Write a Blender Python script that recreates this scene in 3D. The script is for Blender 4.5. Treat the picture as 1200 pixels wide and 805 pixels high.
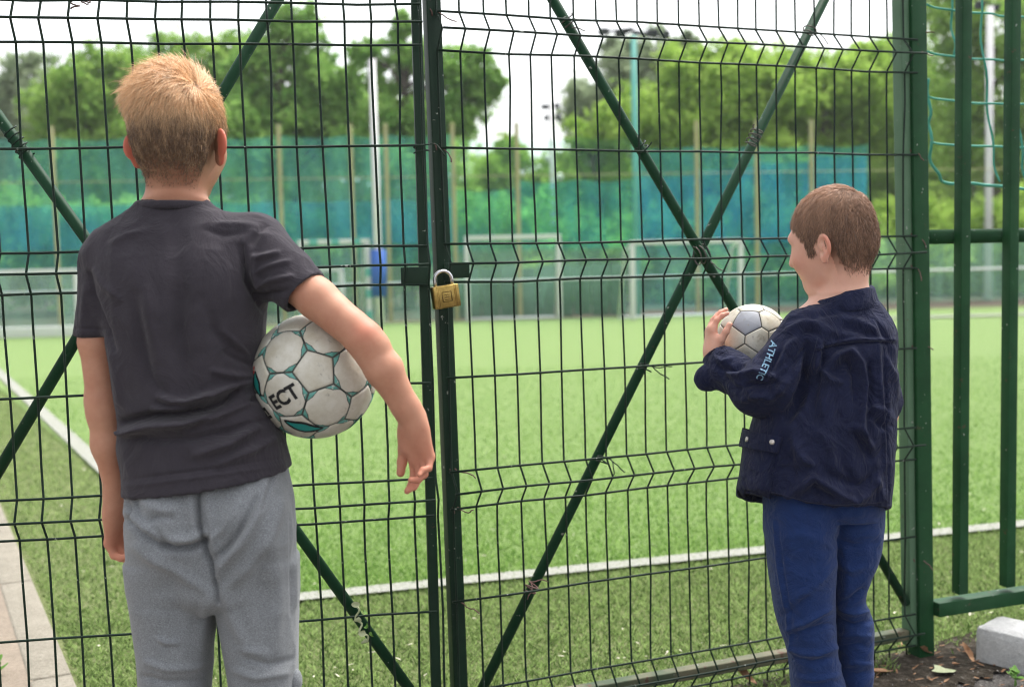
import bpy, bmesh, math, random
import numpy as np
from mathutils import Vector, Matrix

for _o in list(bpy.data.objects):
    bpy.data.objects.remove(_o)
S = bpy.context.scene
COL = S.collection
random.seed(7)
RNG = np.random.default_rng(7)

# ------------------------------------------------------------------ camera
FPX, CX, CY = 1400.0, 600.0, 402.0
PITCH = math.atan(106.0 / FPX)
ROLL = 0.022
CAM = np.array([0.0, 0.0, 1.06])
_fw = np.array([0, math.cos(PITCH), -math.sin(PITCH)])
_r0 = np.array([1.0, 0, 0])
_u0 = np.array([0, math.sin(PITCH), math.cos(PITCH)])
RIGHT = _r0 * math.cos(ROLL) - _u0 * math.sin(ROLL)
UP = _u0 * math.cos(ROLL) + _r0 * math.sin(ROLL)
cd = bpy.data.cameras.new('camera')
cam = bpy.data.objects.new('camera', cd)
COL.objects.link(cam)
cam.matrix_world = Matrix(((RIGHT[0], UP[0], -_fw[0], CAM[0]), (RIGHT[1], UP[1], -_fw[1], CAM[1]),
                           (RIGHT[2], UP[2], -_fw[2], CAM[2]), (0, 0, 0, 1)))
cd.sensor_width = 36.0
cd.lens = 36.0 * FPX / 1200.0
cd.clip_start = 0.05
cd.clip_end = 2000
cd.dof.use_dof = True
cd.dof.focus_distance = 2.2
cd.dof.aperture_fstop = 3.6
S.camera = cam

# ------------------------------------------------------------------ sky, sun, exposure
SUN_EL, SUN_AZ = math.radians(64), math.radians(40)
W = bpy.data.worlds.new('World')
S.world = W
W.use_nodes = True
nt = W.node_tree
bg = nt.nodes['Background']
sky = nt.nodes.new('ShaderNodeTexSky')
sky.sky_type = 'NISHITA'
sky.sun_disc = False
sky.sun_elevation = SUN_EL
sky.sun_rotation = SUN_AZ
sky.dust_density = 4.0
sky.air_density = 1.0
hs = nt.nodes.new('ShaderNodeHueSaturation')      # a bright overcast: the blue washes out to white cloud
hs.inputs['Saturation'].default_value = 0.16
hs.inputs['Value'].default_value = 1.25
nt.links.new(sky.outputs['Color'], hs.inputs['Color'])
nt.links.new(hs.outputs['Color'], bg.inputs['Color'])
bg.inputs['Strength'].default_value = 0.15
sl = bpy.data.lights.new('sun', 'SUN')
sl.energy = 1.7
sl.angle = math.radians(20)
sl.color = (1.0, 0.96, 0.9)
sun = bpy.data.objects.new('sun', sl)
COL.objects.link(sun)
_sd = Vector((math.sin(SUN_AZ) * math.cos(SUN_EL), math.cos(SUN_AZ) * math.cos(SUN_EL), math.sin(SUN_EL)))
sun.rotation_euler = _sd.to_track_quat('Z', 'Y').to_euler()
S.view_settings.view_transform = 'Standard'
S.view_settings.look = 'None'
S.view_settings.exposure = 1.05
S.view_settings.gamma = 1.0
S.cycles.filter_width = 1.05
S.cycles.max_bounces = 14
S.cycles.diffuse_bounces = 8
S.cycles.transmission_bounces = 8
S.cycles.transparent_max_bounces = 24


# ------------------------------------------------------------------ geometry helpers
def at(px, py, Z):
    return CAM + RIGHT * ((px - CX) / FPX * Z) + UP * (-(py - CY) / FPX * Z) + _fw * Z


def ground_at(px, py, z=0.0):
    d = at(px, py, 1.0) - CAM
    t = (z - CAM[2]) / d[2]
    return CAM + d * t


def proj(P):
    Q = np.asarray(P) - CAM
    Z = Q @ _fw
    return CX + FPX * (Q @ RIGHT) / Z, CY - FPX * (Q @ UP) / Z, Z


def norm(v):
    v = np.asarray(v, float)
    return v / (np.linalg.norm(v) + 1e-12)


ORIG = {}


def mesh_from(name, V, F, smooth=True, attrs=None):
    """V (n,3); F an array (m,3)/(m,4) or a list of such arrays."""
    me = bpy.data.meshes.new(name)
    V = np.asarray(V, np.float32)
    Fs = F if isinstance(F, list) else [F]
    Fs = [np.asarray(f, np.int32) for f in Fs if len(f)]
    me.vertices.add(len(V))
    me.vertices.foreach_set('co', V.ravel())
    nl = sum(f.size for f in Fs)
    npoly = sum(len(f) for f in Fs)
    me.loops.add(nl)
    me.polygons.add(npoly)
    me.loops.foreach_set('vertex_index', np.concatenate([f.ravel() for f in Fs]))
    tot = np.concatenate([np.full(len(f), f.shape[1], np.int32) for f in Fs])
    start = np.concatenate([[0], np.cumsum(tot)[:-1]]).astype(np.int32)
    me.polygons.foreach_set('loop_start', start)
    me.update(calc_edges=True)
    me.validate()
    if smooth:
        me.polygons.foreach_set('use_smooth', np.ones(len(me.polygons), bool))
    for k, a in (attrs or {}).items():
        at_ = me.attributes.new(k, 'FLOAT', 'POINT')
        if len(a) == len(me.vertices):
            at_.data.foreach_set('value', np.asarray(a, np.float32))
    return me


def link(name, me, mat=None, parent=None, loc=None):
    o = bpy.data.objects.new(name, me)
    COL.objects.link(o)
    if mat is not None and not me.materials:
        me.materials.append(mat)
    if parent is not None:
        o.parent = parent
    if loc is not None:
        o.location = loc
    return o


def obj(name, V, F, mat, parent=None, smooth=True, attrs=None, local=False):
    V = np.asarray(V, float)
    org = np.zeros(3)
    if parent is not None:
        org = ORIG[parent.name]
        if not local:
            V = V - org
        o = link(name, mesh_from(name, V, F, smooth, attrs), mat, parent)
        ORIG[o.name] = org
        return o
    org = np.array([(V[:, 0].min() + V[:, 0].max()) / 2, (V[:, 1].min() + V[:, 1].max()) / 2, V[:, 2].min()])
    o = link(name, mesh_from(name, V - org, F, smooth, attrs), mat, None, org)
    ORIG[o.name] = org
    return o


def tag(o, label=None, cat=None, group=None, kind=None):
    if label: o['label'] = label
    if cat: o['category'] = cat
    if group: o['group'] = group
    if kind: o['kind'] = kind
    return o


def thing(name, loc, label, cat, group=None, rot=0.0):
    o = bpy.data.objects.new(name, None)
    COL.objects.link(o)
    o.empty_display_size = 0.1
    o.location = loc
    o.rotation_euler = (0, 0, rot)
    ORIG[o.name] = np.asarray(loc, float)
    return tag(o, label, cat, group)


def tube(pts, r, sides=6, cap=True):
    P = np.asarray(pts, float)
    n = len(P)
    r = np.full(n, r) if np.isscalar(r) else np.asarray(r)
    T = np.gradient(P, axis=0)
    T /= np.linalg.norm(T, axis=1)[:, None] + 1e-12
    ref = np.array([0, 0, 1.0]) if abs(T[0][2]) < 0.9 else np.array([1.0, 0, 0])
    a = np.linspace(0, 2 * np.pi, sides, endpoint=False)
    V = []
    for i in range(n):
        u = ref - T[i] * (ref @ T[i])
        u = norm(u)
        w = np.cross(T[i], u)
        ref = u
        V.append(P[i] + r[i] * (np.cos(a)[:, None] * u + np.sin(a)[:, None] * w))
    V = np.concatenate(V)
    F = []
    for i in range(n - 1):
        for j in range(sides):
            k = (j + 1) % sides
            F.append((i * sides + j, i * sides + k, (i + 1) * sides + k, (i + 1) * sides + j))
    F = np.array(F)
    if cap:
        V = np.vstack([V, P[0], P[-1]])
        c0, c1 = n * sides, n * sides + 1
        T0 = [(c0, (j + 1) % sides, j) for j in range(sides)] + \
             [(c1, (n - 1) * sides + j, (n - 1) * sides + (j + 1) % sides) for j in range(sides)]
        return V, [F, np.array(T0)]
    return V, [F]


def box(c, ax, half, bev=0.0):
    """bevelled box as arrays; c centre, ax 3 axis vectors (rows), half sizes"""
    bm = bmesh.new()
    bmesh.ops.create_cube(bm, size=2.0)
    for v in bm.verts:
        v.co = Vector([v.co[i] * half[i] for i in range(3)])
    if bev > 0:
        bmesh.ops.bevel(bm, geom=list(bm.edges), offset=bev, segments=2, profile=0.6, affect='EDGES')
    bm.verts.index_update()
    V = np.array([v.co[:] for v in bm.verts])
    Q = [[v.index for v in f.verts] for f in bm.faces]
    bm.free()
    V = V @ np.asarray(ax, float) + np.asarray(c, float)
    F3 = np.array([q for q in Q if len(q) == 3]); F4 = np.array([q for q in Q if len(q) == 4])
    return V, [f for f in (F3, F4) if len(f)]


def join(*parts):
    Vs, Fs, n = [], [], 0
    for V, F in parts:
        Vs.append(np.asarray(V, float))
        for f in (F if isinstance(F, list) else [F]):
            if len(f): Fs.append(np.asarray(f) + n)
        n += len(V)
    return np.vstack(Vs), Fs


EYE = np.eye(3)

# ------------------------------------------------------------------ noise for vertices
def vnoise(P, seed=0):
    P = np.asarray(P, float)
    i = np.floor(P).astype(np.int64)
    f = P - i
    f = f * f * (3 - 2 * f)
    def h(a):
        n = (a[:, 0] * 374761393 + a[:, 1] * 668265263 + a[:, 2] * 2147483647 + seed * 974634) & 0xffffffff
        n = ((n ^ (n >> 13)) * 1274126177) & 0xffffffff
        return ((n ^ (n >> 16)) & 0xffff) / 65535.0
    r = 0
    for dx in (0, 1):
        for dy in (0, 1):
            for dz in (0, 1):
                w = (f[:, 0] if dx else 1 - f[:, 0]) * (f[:, 1] if dy else 1 - f[:, 1]) * (f[:, 2] if dz else 1 - f[:, 2])
                r = r + w * h(i + np.array([dx, dy, dz]))
    return r * 2 - 1


def ridged(P, seed=0):
    return 1 - 2 * np.abs(vnoise(P, seed))


# ------------------------------------------------------------------ signed-distance modelling
def smin(a, b, k):
    if k <= 0: return np.minimum(a, b)
    h = np.maximum(k - np.abs(a - b), 0) / k
    return np.minimum(a, b) - h * h * k * 0.25


def cone(a, b, ra, rb, flat=None, fs=1.0):
    a = np.asarray(a, float); b = np.asarray(b, float)
    ba = b - a; L2 = ba @ ba + 1e-12
    R = max(ra, rb)
    lo = np.minimum(a, b) - R; hi = np.maximum(a, b) + R
    def f(P):
        q = P - a
        t = np.clip(q @ ba / L2, 0, 1)
        q = q - t[:, None] * ba
        r = ra + (rb - ra) * t
        if flat is not None:
            m = norm(flat)
            q = q + (q @ m)[:, None] * m * (1 / fs - 1)
            return (np.sqrt((q * q).sum(1)) - r) * fs
        return np.sqrt((q * q).sum(1)) - r
    return f, lo, hi


def ell(c, r, ax=EYE):
    c = np.asarray(c, float); r = np.asarray(r, float); ax = np.asarray(ax, float)
    ext = np.sqrt(((ax * r[:, None]) ** 2).sum(0))
    def f(P):
        q = (P - c) @ ax.T
        k0 = np.sqrt(((q / r) ** 2).sum(1)); k1 = np.sqrt(((q / r ** 2) ** 2).sum(1)) + 1e-9
        return k0 * (k0 - 1) / k1
    return f, c - ext, c + ext


def spline(xs, ys, n=6):
    """monotone-ish Catmull-Rom resample of columns ys at xs"""
    xs = np.asarray(xs, float); ys = np.asarray(ys, float)
    m = np.gradient(ys, xs, axis=0)
    X, Y = [], []
    for i in range(len(xs) - 1):
        t = np.linspace(0, 1, n, endpoint=False)[:, None]
        h = xs[i + 1] - xs[i]
        Y.append((2*t**3-3*t**2+1)*ys[i] + (t**3-2*t**2+t)*h*m[i] + (-2*t**3+3*t**2)*ys[i+1] + (t**3-t**2)*h*m[i+1])
        X.append(xs[i] + t[:, 0] * h)
    X.append([xs[-1]]); Y.append(ys[-1:])
    return np.concatenate(X), np.concatenate(Y)


def loft(sec, ex=2.2, cap=True):
    """sec rows: z, cx, cy, rx, ry"""
    sec = np.array(sorted(sec, key=lambda s: s[0]), float)
    Z, Y = spline(sec[:, 0], sec[:, 1:])
    z0, z1 = Z[0], Z[-1]
    lo = np.array([(Y[:, 0] - Y[:, 2]).min(), (Y[:, 1] - Y[:, 3]).min(), z0])
    hi = np.array([(Y[:, 0] + Y[:, 2]).max(), (Y[:, 1] + Y[:, 3]).max(), z1])
    def f(P):
        z = np.clip(P[:, 2], z0, z1)
        cx, cy, rx, ry = (np.interp(z, Z, Y[:, i]) for i in range(4))
        x = np.abs((P[:, 0] - cx) / rx); y = np.abs((P[:, 1] - cy) / ry)
        g = (x ** ex + y ** ex + 1e-9) ** (1 / ex)
        d = (g - 1) * np.minimum(rx, ry)
        return np.maximum(d, np.maximum(P[:, 2] - z1, z0 - P[:, 2]))
    return f, lo, hi


class Sdf:
    def __init__(s):
        s.p = []
        s.cuts = []          # functions d -> max(d, cut)
    def add(s, prim, k=0.01):
        s.p.append((prim[0], np.asarray(prim[1]), np.asarray(prim[2]), k, 0))
    def sub(s, prim, k=0.005):
        s.p.append((prim[0], np.asarray(prim[1]), np.asarray(prim[2]), k, 1))
    def cut(s, fn):
        s.cuts.append(fn)
    def __call__(s, P):
        M = 0.05
        d = np.full(len(P), M)
        for f, lo, hi, k, mode in s.p:
            m = np.all((P > lo - M) & (P < hi + M), axis=1)
            if not m.any(): continue
            e = f(P[m])
            d[m] = smin(d[m], e, k) if mode == 0 else -smin(-d[m], e, k)
        for c in s.cuts:
            d = c(P, d)
        return d
    def bounds(s):
        lo = np.min([p[1] for p in s.p if p[4] == 0], axis=0); hi = np.max([p[2] for p in s.p if p[4] == 0], axis=0)
        return lo - 0.015, hi + 0.015
    def grad(s, P, e=0.002):
        g = np.stack([s(P + np.eye(3)[i] * e) - s(P - np.eye(3)[i] * e) for i in range(3)], 1)
        return g / (np.linalg.norm(g, axis=1)[:, None] + 1e-9)
    def mesh(s, cell):
        B = 8
        lo, hi = s.bounds()
        nb = np.ceil((hi - lo) / (cell * B)).astype(int)
        big = cell * B
        ci = np.stack(np.meshgrid(*[np.arange(n) for n in nb], indexing='ij'), -1).reshape(-1, 3)
        cc = lo + (ci + 0.5) * big
        dc = s(cc)
        N = nb * B + 1
        G = np.empty(N, np.float32)
        G[...] = 0.05
        D = dc.reshape(nb)
        G[:-1, :-1, :-1] = np.repeat(np.repeat(np.repeat(D, B, 0), B, 1), B, 2)
        near = np.abs(dc) < big * 1.25
        off = np.stack(np.meshgrid(*[np.arange(B + 1)] * 3, indexing='ij'), -1).reshape(-1, 3)
        nci = ci[near]
        for a in range(0, len(nci), 400):
            idx = (nci[a:a + 400, None, :] * B + off[None]).reshape(-1, 3)
            G[idx[:, 0], idx[:, 1], idx[:, 2]] = s(lo + idx * cell)
        return nets(G, lo, cell)


def nets(G, lo, cell):
    sg = G < 0
    def c(a, i, j, k):
        n = [x - 1 for x in a.shape]
        return a[i:i + n[0], j:j + n[1], k:k + n[2]]
    cnt = sum(c(sg, i, j, k).astype(np.uint8) for i in (0, 1) for j in (0, 1) for k in (0, 1))
    act = (cnt > 0) & (cnt < 8)
    I = np.argwhere(act)
    vid = np.full(act.shape, -1, np.int32)
    vid[act] = np.arange(len(I))
    corners = [(i, j, k) for i in (0, 1) for j in (0, 1) for k in (0, 1)]
    val = {q: G[I[:, 0] + q[0], I[:, 1] + q[1], I[:, 2] + q[2]] for q in corners}
    acc = np.zeros((len(I), 3)); w = np.zeros(len(I))
    for q in corners:
        for ax in range(3):
            if q[ax] == 0:
                q2 = tuple(q[t] + (1 if t == ax else 0) for t in range(3))
                a, b = val[q], val[q2]
                m = (a < 0) != (b < 0)
                t = np.where(m, a / (a - b + 1e-20), 0)
                p = np.tile(np.array(q, float), (len(I), 1)); p[:, ax] += t
                acc[m] += p[m]; w[m] += 1
    V = lo + (I + acc / w[:, None]) * cell
    F = []
    for ax in range(3):
        o1, o2 = [t for t in range(3) if t != ax]
        a = np.moveaxis(sg, ax, 0)
        ch = np.argwhere(np.moveaxis(a[:-1] != a[1:], 0, ax))
        ok = (ch[:, o1] > 0) & (ch[:, o2] > 0) & (ch[:, o1] < act.shape[o1]) & (ch[:, o2] < act.shape[o2])
        ch = ch[ok]
        e1 = np.zeros(3, int); e1[o1] = 1
        e2 = np.zeros(3, int); e2[o2] = 1
        def g(x): return vid[x[:, 0], x[:, 1], x[:, 2]]
        q = np.stack([g(ch - e1 - e2), g(ch - e2), g(ch), g(ch - e1)], 1)
        ins = sg[ch[:, 0], ch[:, 1], ch[:, 2]]
        flip = ins if ax != 1 else ~ins
        q[~flip] = q[~flip][:, ::-1]
        F.append(q[(q >= 0).all(1)])
    return V, np.concatenate(F)


def vnormals(V, F):
    a = V[F[:, 2]] - V[F[:, 0]]; b = V[F[:, 3]] - V[F[:, 1]]
    n = np.cross(a, b)
    N = np.zeros_like(V)
    for i in range(4):
        np.add.at(N, F[:, i], n)
    return N / (np.linalg.norm(N, axis=1)[:, None] + 1e-12)


def relax(V, F, it=1, lam=0.5):
    E = np.concatenate([F[:, [0, 1]], F[:, [1, 2]], F[:, [2, 3]], F[:, [3, 0]]])
    deg = np.bincount(E.ravel(), minlength=len(V)).astype(float)
    for _ in range(it):
        A = np.zeros_like(V)
        for i in range(3):
            A[:, i] = np.bincount(E[:, 0], V[E[:, 1], i], len(V)) + np.bincount(E[:, 1], V[E[:, 0], i], len(V))
        V = V + lam * (A / deg[:, None] - V)
    return V


def strokes(V, F, L, face=True):
    """push folds into cloth: L = [(points in photo pixels, amplitude mm, width px)]"""
    N = vnormals(V, F)
    px, py, Z = proj(V)
    d = np.zeros(len(V))
    f = np.clip(-(N @ _fw) * 2.5 + 0.25, 0, 1)
    for pts, amp, w in L:
        pts = np.asarray(pts, float)
        x0, y0 = pts.min(0) - 3 * w; x1, y1 = pts.max(0) + 3 * w
        m = (px > x0) & (px < x1) & (py > y0) & (py < y1) & (f > 0)
        if not m.any(): continue
        q = np.stack([px[m], py[m]], 1)
        best = np.full(len(q), 1e9); tt = np.zeros(len(q))
        n = len(pts) - 1
        for i in range(n):
            a, b = pts[i], pts[i + 1]
            ba = b - a
            t = np.clip((q - a) @ ba / (ba @ ba + 1e-9), 0, 1)
            e = np.hypot(*(q - a - t[:, None] * ba).T)
            u = e < best
            best[u] = e[u]; tt[u] = (i + t[u]) / n
        taper = np.sin(np.pi * np.clip(0.12 + 0.76 * tt, 0, 1)) ** 0.7
        prof = np.exp(-(best / w) ** 2) * taper
        d[m] += amp * 0.001 * prof * f[m]
    return V + N * d[:, None]


# ------------------------------------------------------------------ materials
def mat(name, base=(0.5, 0.5, 0.5), rough=0.8, spec=0.3, metal=0.0, build=None):
    m = bpy.data.materials.new(name)
    m.use_nodes = True
    b = m.node_tree.nodes['Principled BSDF']
    b.inputs['Base Color'].default_value = (*base, 1)
    b.inputs['Roughness'].default_value = rough
    b.inputs['Specular IOR Level'].default_value = spec
    b.inputs['Metallic'].default_value = metal
    if build: build(m.node_tree, b)
    return m


class NT:
    """small helper to write node trees"""
    def __init__(s, t): s.t = t
    def n(s, typ, **kw):
        x = s.t.nodes.new('ShaderNode' + typ)
        for k, v in kw.items():
            if hasattr(x, k) and k not in x.inputs: setattr(x, k, v)
        return x
    def co(s, scale=(1, 1, 1)):
        c = s.n('TexCoord'); m = s.n('Mapping')
        m.inputs['Scale'].default_value = scale
        s.t.links.new(c.outputs['Object'], m.inputs['Vector'])
        return m.outputs[0]
    def noise(s, scale, detail=4, rough=0.6, vec=None, out='Fac'):
        x = s.n('TexNoise')
        x.inputs['Scale'].default_value = scale
        x.inputs['Detail'].default_value = detail
        x.inputs['Roughness'].default_value = rough
        s.t.links.new(vec if vec is not None else s.co(), x.inputs['Vector'])
        return x.outputs[out]
    def ramp(s, fac, stops):
        x = s.n('ValToRGB')
        el = x.color_ramp.elements
        while len(el) < len(stops): el.new(0.5)
        for e, (p, c) in zip(el, stops):
            e.position = p
            e.color = (*c, 1) if len(c) == 3 else c
        s.t.links.new(fac, x.inputs[0])
        return x.outputs[0]
    def mix(s, fac, a, b, mode='MIX'):
        x = s.n('MixRGB'); x.blend_type = mode
        for v, i in ((fac, 0), (a, 1), (b, 2)):
            if isinstance(v, (int, float)): x.inputs[i].default_value = v
            elif isinstance(v, tuple): x.inputs[i].default_value = (*v, 1)
            else: s.t.links.new(v, x.inputs[i])
        return x.outputs[0]
    def attr(s, name):
        x = s.n('Attribute'); x.attribute_name = name
        return x.outputs['Fac']
    def math(s, op, a, b=0.0):
        x = s.n('Math'); x.operation = op
        for v, i in ((a, 0), (b, 1)):
            if isinstance(v, (int, float)): x.inputs[i].default_value = v
            else: s.t.links.new(v, x.inputs[i])
        return x.outputs[0]
    def bump(s, h, strength, dist, bsdf):
        x = s.n('Bump')
        x.inputs['Strength'].default_value = strength
        x.inputs['Distance'].default_value = dist
        s.t.links.new(h, x.inputs['Height'])
        s.t.links.new(x.outputs[0], bsdf.inputs['Normal'])
    def to(s, o, i): s.t.links.new(o, i)


def b_paint(c0, c1, rust=0.62):
    def f(t, b):
        k = NT(t)
        n = k.noise(9, 6, 0.65)
        base = k.mix(k.ramp(n, [(0.35, (0, 0, 0)), (0.65, (1, 1, 1))]), c0, c1)
        n2 = k.noise(26, 5, 0.7)
        r = k.ramp(n2, [(rust, (0, 0, 0)), (rust + 0.06, (1, 1, 1))])
        col = k.mix(r, base, (0.09, 0.045, 0.03))
        n3 = k.noise(60, 3)
        chip = k.ramp(n3, [(0.69, (0, 0, 0)), (0.72, (1, 1, 1))])
        col = k.mix(chip, col, (0.3, 0.32, 0.28))
        k.to(col, b.inputs['Base Color'])
        k.bump(n2, 0.25, 0.002, b)
    return f


M = {}
M['wire'] = mat('green_coated_wire', rough=0.55, spec=0.22, build=b_paint((0.004, 0.014, 0.008), (0.008, 0.026, 0.014), 0.69))
M['wire_zinc'] = mat('worn_tie_wire', (0.10, 0.09, 0.08), 0.5, 0.5, 0.6)
M['rusty'] = mat('rusty_wire', rough=0.8, build=b_paint((0.11, 0.06, 0.05), (0.2, 0.12, 0.11), 0.6))
M['frame'] = mat('dark_green_frame_paint', rough=0.5, spec=0.25, build=b_paint((0.005, 0.022, 0.011), (0.009, 0.034, 0.016), 0.68))
M['post'] = mat('green_post_paint', rough=0.5, spec=0.2, build=b_paint((0.006, 0.046, 0.014), (0.013, 0.072, 0.024), 0.645))
M['brace'] = mat('green_brace_paint', rough=0.55, spec=0.14, build=b_paint((0.006, 0.036, 0.015), (0.010, 0.052, 0.022), 0.66))
M['stile_light'] = mat('pale_green_paint', rough=0.6, spec=0.4, build=b_paint((0.075, 0.155, 0.085), (0.10, 0.19, 0.11), 0.66))  # lighter green than the rest of the gate frame
M['rail_worn_skylit'] = mat('worn_skylit_rail', rough=0.7, build=b_paint((0.15, 0.135, 0.085), (0.05, 0.075, 0.04), 0.58))  # worn paint; the pale tan also paints in sky light on the top face


def b_skin(base, deep):
    def f(t, b):
        k = NT(t)
        n = k.noise(17, 6, 0.65)
        col = k.mix(k.ramp(n, [(0.3, (0, 0, 0)), (0.75, (1, 1, 1))]), base, deep)
        n2 = k.noise(330, 2)
        col = k.mix(k.math('MULTIPLY', k.ramp(n2, [(0.6, (0, 0, 0)), (0.75, (1, 1, 1))]), 0.15), col, deep)
        col = k.mix(k.attr('flush'), col, (0.55, 0.13, 0.08))
        col = k.mix(k.attr('scalp'), col, k.attr_c)
        k.to(col, b.inputs['Base Color'])
        b.inputs['Subsurface Weight'].default_value = 0.22
        b.inputs['Subsurface Radius'].default_value = (0.009, 0.0035, 0.002)
        b.inputs['Subsurface Scale'].default_value = 1.0
        k.bump(k.noise(420, 3), 0.12, 0.0006, b)
    return f


NT.attr_c = (0.175, 0.092, 0.05)
M['skin_a'] = mat('tanned_skin', rough=0.55, spec=0.35, build=b_skin((0.55, 0.29, 0.19), (0.42, 0.18, 0.11)))
NT.attr_c = (0.16, 0.088, 0.052)
M['skin_b'] = mat('fair_skin', rough=0.5, spec=0.35, build=b_skin((0.72, 0.43, 0.32), (0.64, 0.33, 0.24)))


def b_hair(dark, light):
    def f(t, b):
        k = NT(t)
        col = k.mix(k.attr('tint'), dark, light)
        k.to(col, b.inputs['Base Color'])
        b.inputs['Sheen Weight'].default_value = 0.15
    return f


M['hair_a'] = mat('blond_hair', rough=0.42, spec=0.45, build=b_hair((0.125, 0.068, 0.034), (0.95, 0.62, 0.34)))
M['hair_b'] = mat('brown_hair', rough=0.45, spec=0.4, build=b_hair((0.14, 0.073, 0.042), (0.62, 0.36, 0.225)))


def b_cloth(c0, c1, scale=70, bump=0.25, weave=900, sheen=0.2, wr=(26, 0.5, 0.006), stretch=(1, 1, 1)):
    def f(t, b):
        k = NT(t)
        n = k.noise(scale, 5, 0.65)
        n2 = k.noise(weave, 2, 0.5)
        col = k.mix(k.ramp(n, [(0.3, (0, 0, 0)), (0.7, (1, 1, 1))]), c0, c1)
        col = k.mix(k.math('MULTIPLY', n2, 0.35), col, tuple(x * 0.5 for x in c0))
        k.to(col, b.inputs['Base Color'])
        b.inputs['Sheen Weight'].default_value = sheen
        b.inputs['Sheen Roughness'].default_value = 0.5
        w = k.n('TexNoise')
        w.inputs['Scale'].default_value = wr[0]; w.inputs['Detail'].default_value = 5; w.inputs['Roughness'].default_value = 0.55
        w.inputs['Distortion'].default_value = 1.2
        k.to(k.co(stretch), w.inputs['Vector'])
        rid = k.math('SUBTRACT', 1.0, k.math('ABSOLUTE', k.math('MULTIPLY', k.math('SUBTRACT', w.outputs['Fac'], 0.5), 4.0)))
        b1 = k.n('Bump'); b1.inputs['Strength'].default_value = wr[1]; b1.inputs['Distance'].default_value = wr[2]
        k.to(rid, b1.inputs['Height'])
        b2 = k.n('Bump'); b2.inputs['Strength'].default_value = bump * 1.6; b2.inputs['Distance'].default_value = 0.003
        k.to(k.mix(0.35, k.noise(weave * .6, 3), n), b2.inputs['Height'])
        k.to(b1.outputs[0], b2.inputs['Normal'])
        k.to(b2.outputs[0], b.inputs['Normal'])
    return f


M['shirt'] = mat('charcoal_cotton', rough=0.92, spec=0.1, build=b_cloth((0.040, 0.035, 0.043), (0.052, 0.046, 0.056), 30, 0.25, 1000, 0.1, (13, 0.45, 0.006), (1, 1, .8)))


def b_heather(t, b):
    k = NT(t)
    v = k.co((1, 1, 2.6))
    n = k.noise(560, 3, 0.7, v)
    n2 = k.noise(60, 4, 0.6)
    col = k.ramp(n, [(0.32, (0.085, 0.092, 0.100)), (0.5, (0.19, 0.20, 0.212)), (0.68, (0.36, 0.375, 0.39))])
    col = k.mix(k.math('MULTIPLY', n2, 0.3), col, (0.16, 0.17, 0.18))
    k.to(col, b.inputs['Base Color'])
    b.inputs['Sheen Weight'].default_value = 0.2
    k.bump(n, 0.3, 0.0012, b)


M['heather'] = mat('grey_melange_fleece', rough=0.95, spec=0.1, build=b_heather)
M['navy'] = mat('navy_cotton_twill', rough=0.8, spec=0.12, build=b_cloth((0.0085, 0.011, 0.034), (0.016, 0.021, 0.058), 45, 0.35, 1100, 0.05, (20, 0.65, 0.009), (1, 1, .75)))
M['blue_fleece'] = mat('blue_fleece', rough=0.9, spec=0.15, build=b_cloth((0.009, 0.026, 0.100), (0.015, 0.039, 0.138), 40, 0.4, 700, 0.1, (16, 0.5, 0.007), (1, 1, 1.5)))
M['thread'] = mat('seam_thread', (0.035, 0.04, 0.07), 0.7)
M['snap'] = mat('snap_metal', (0.55, 0.52, 0.48), 0.35, 0.5, 0.9)
M['print_blue'] = mat('pale_blue_print', rough=0.8, build=lambda t, b: (lambda k: k.to(k.ramp(k.noise(160, 4, 0.7), [(0.38, (0.10, 0.17, 0.26)), (0.52, (0.24, 0.41, 0.56))]), b.inputs['Base Color']))(NT(t)))
M['sole'] = mat('shoe_rubber', (0.6, 0.6, 0.58), 0.7)
M['shoe_dark'] = mat('shoe_fabric', (0.03, 0.03, 0.04), 0.8)
M['eye'] = mat('eye_white', (0.8, 0.78, 0.75), 0.15)


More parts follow.
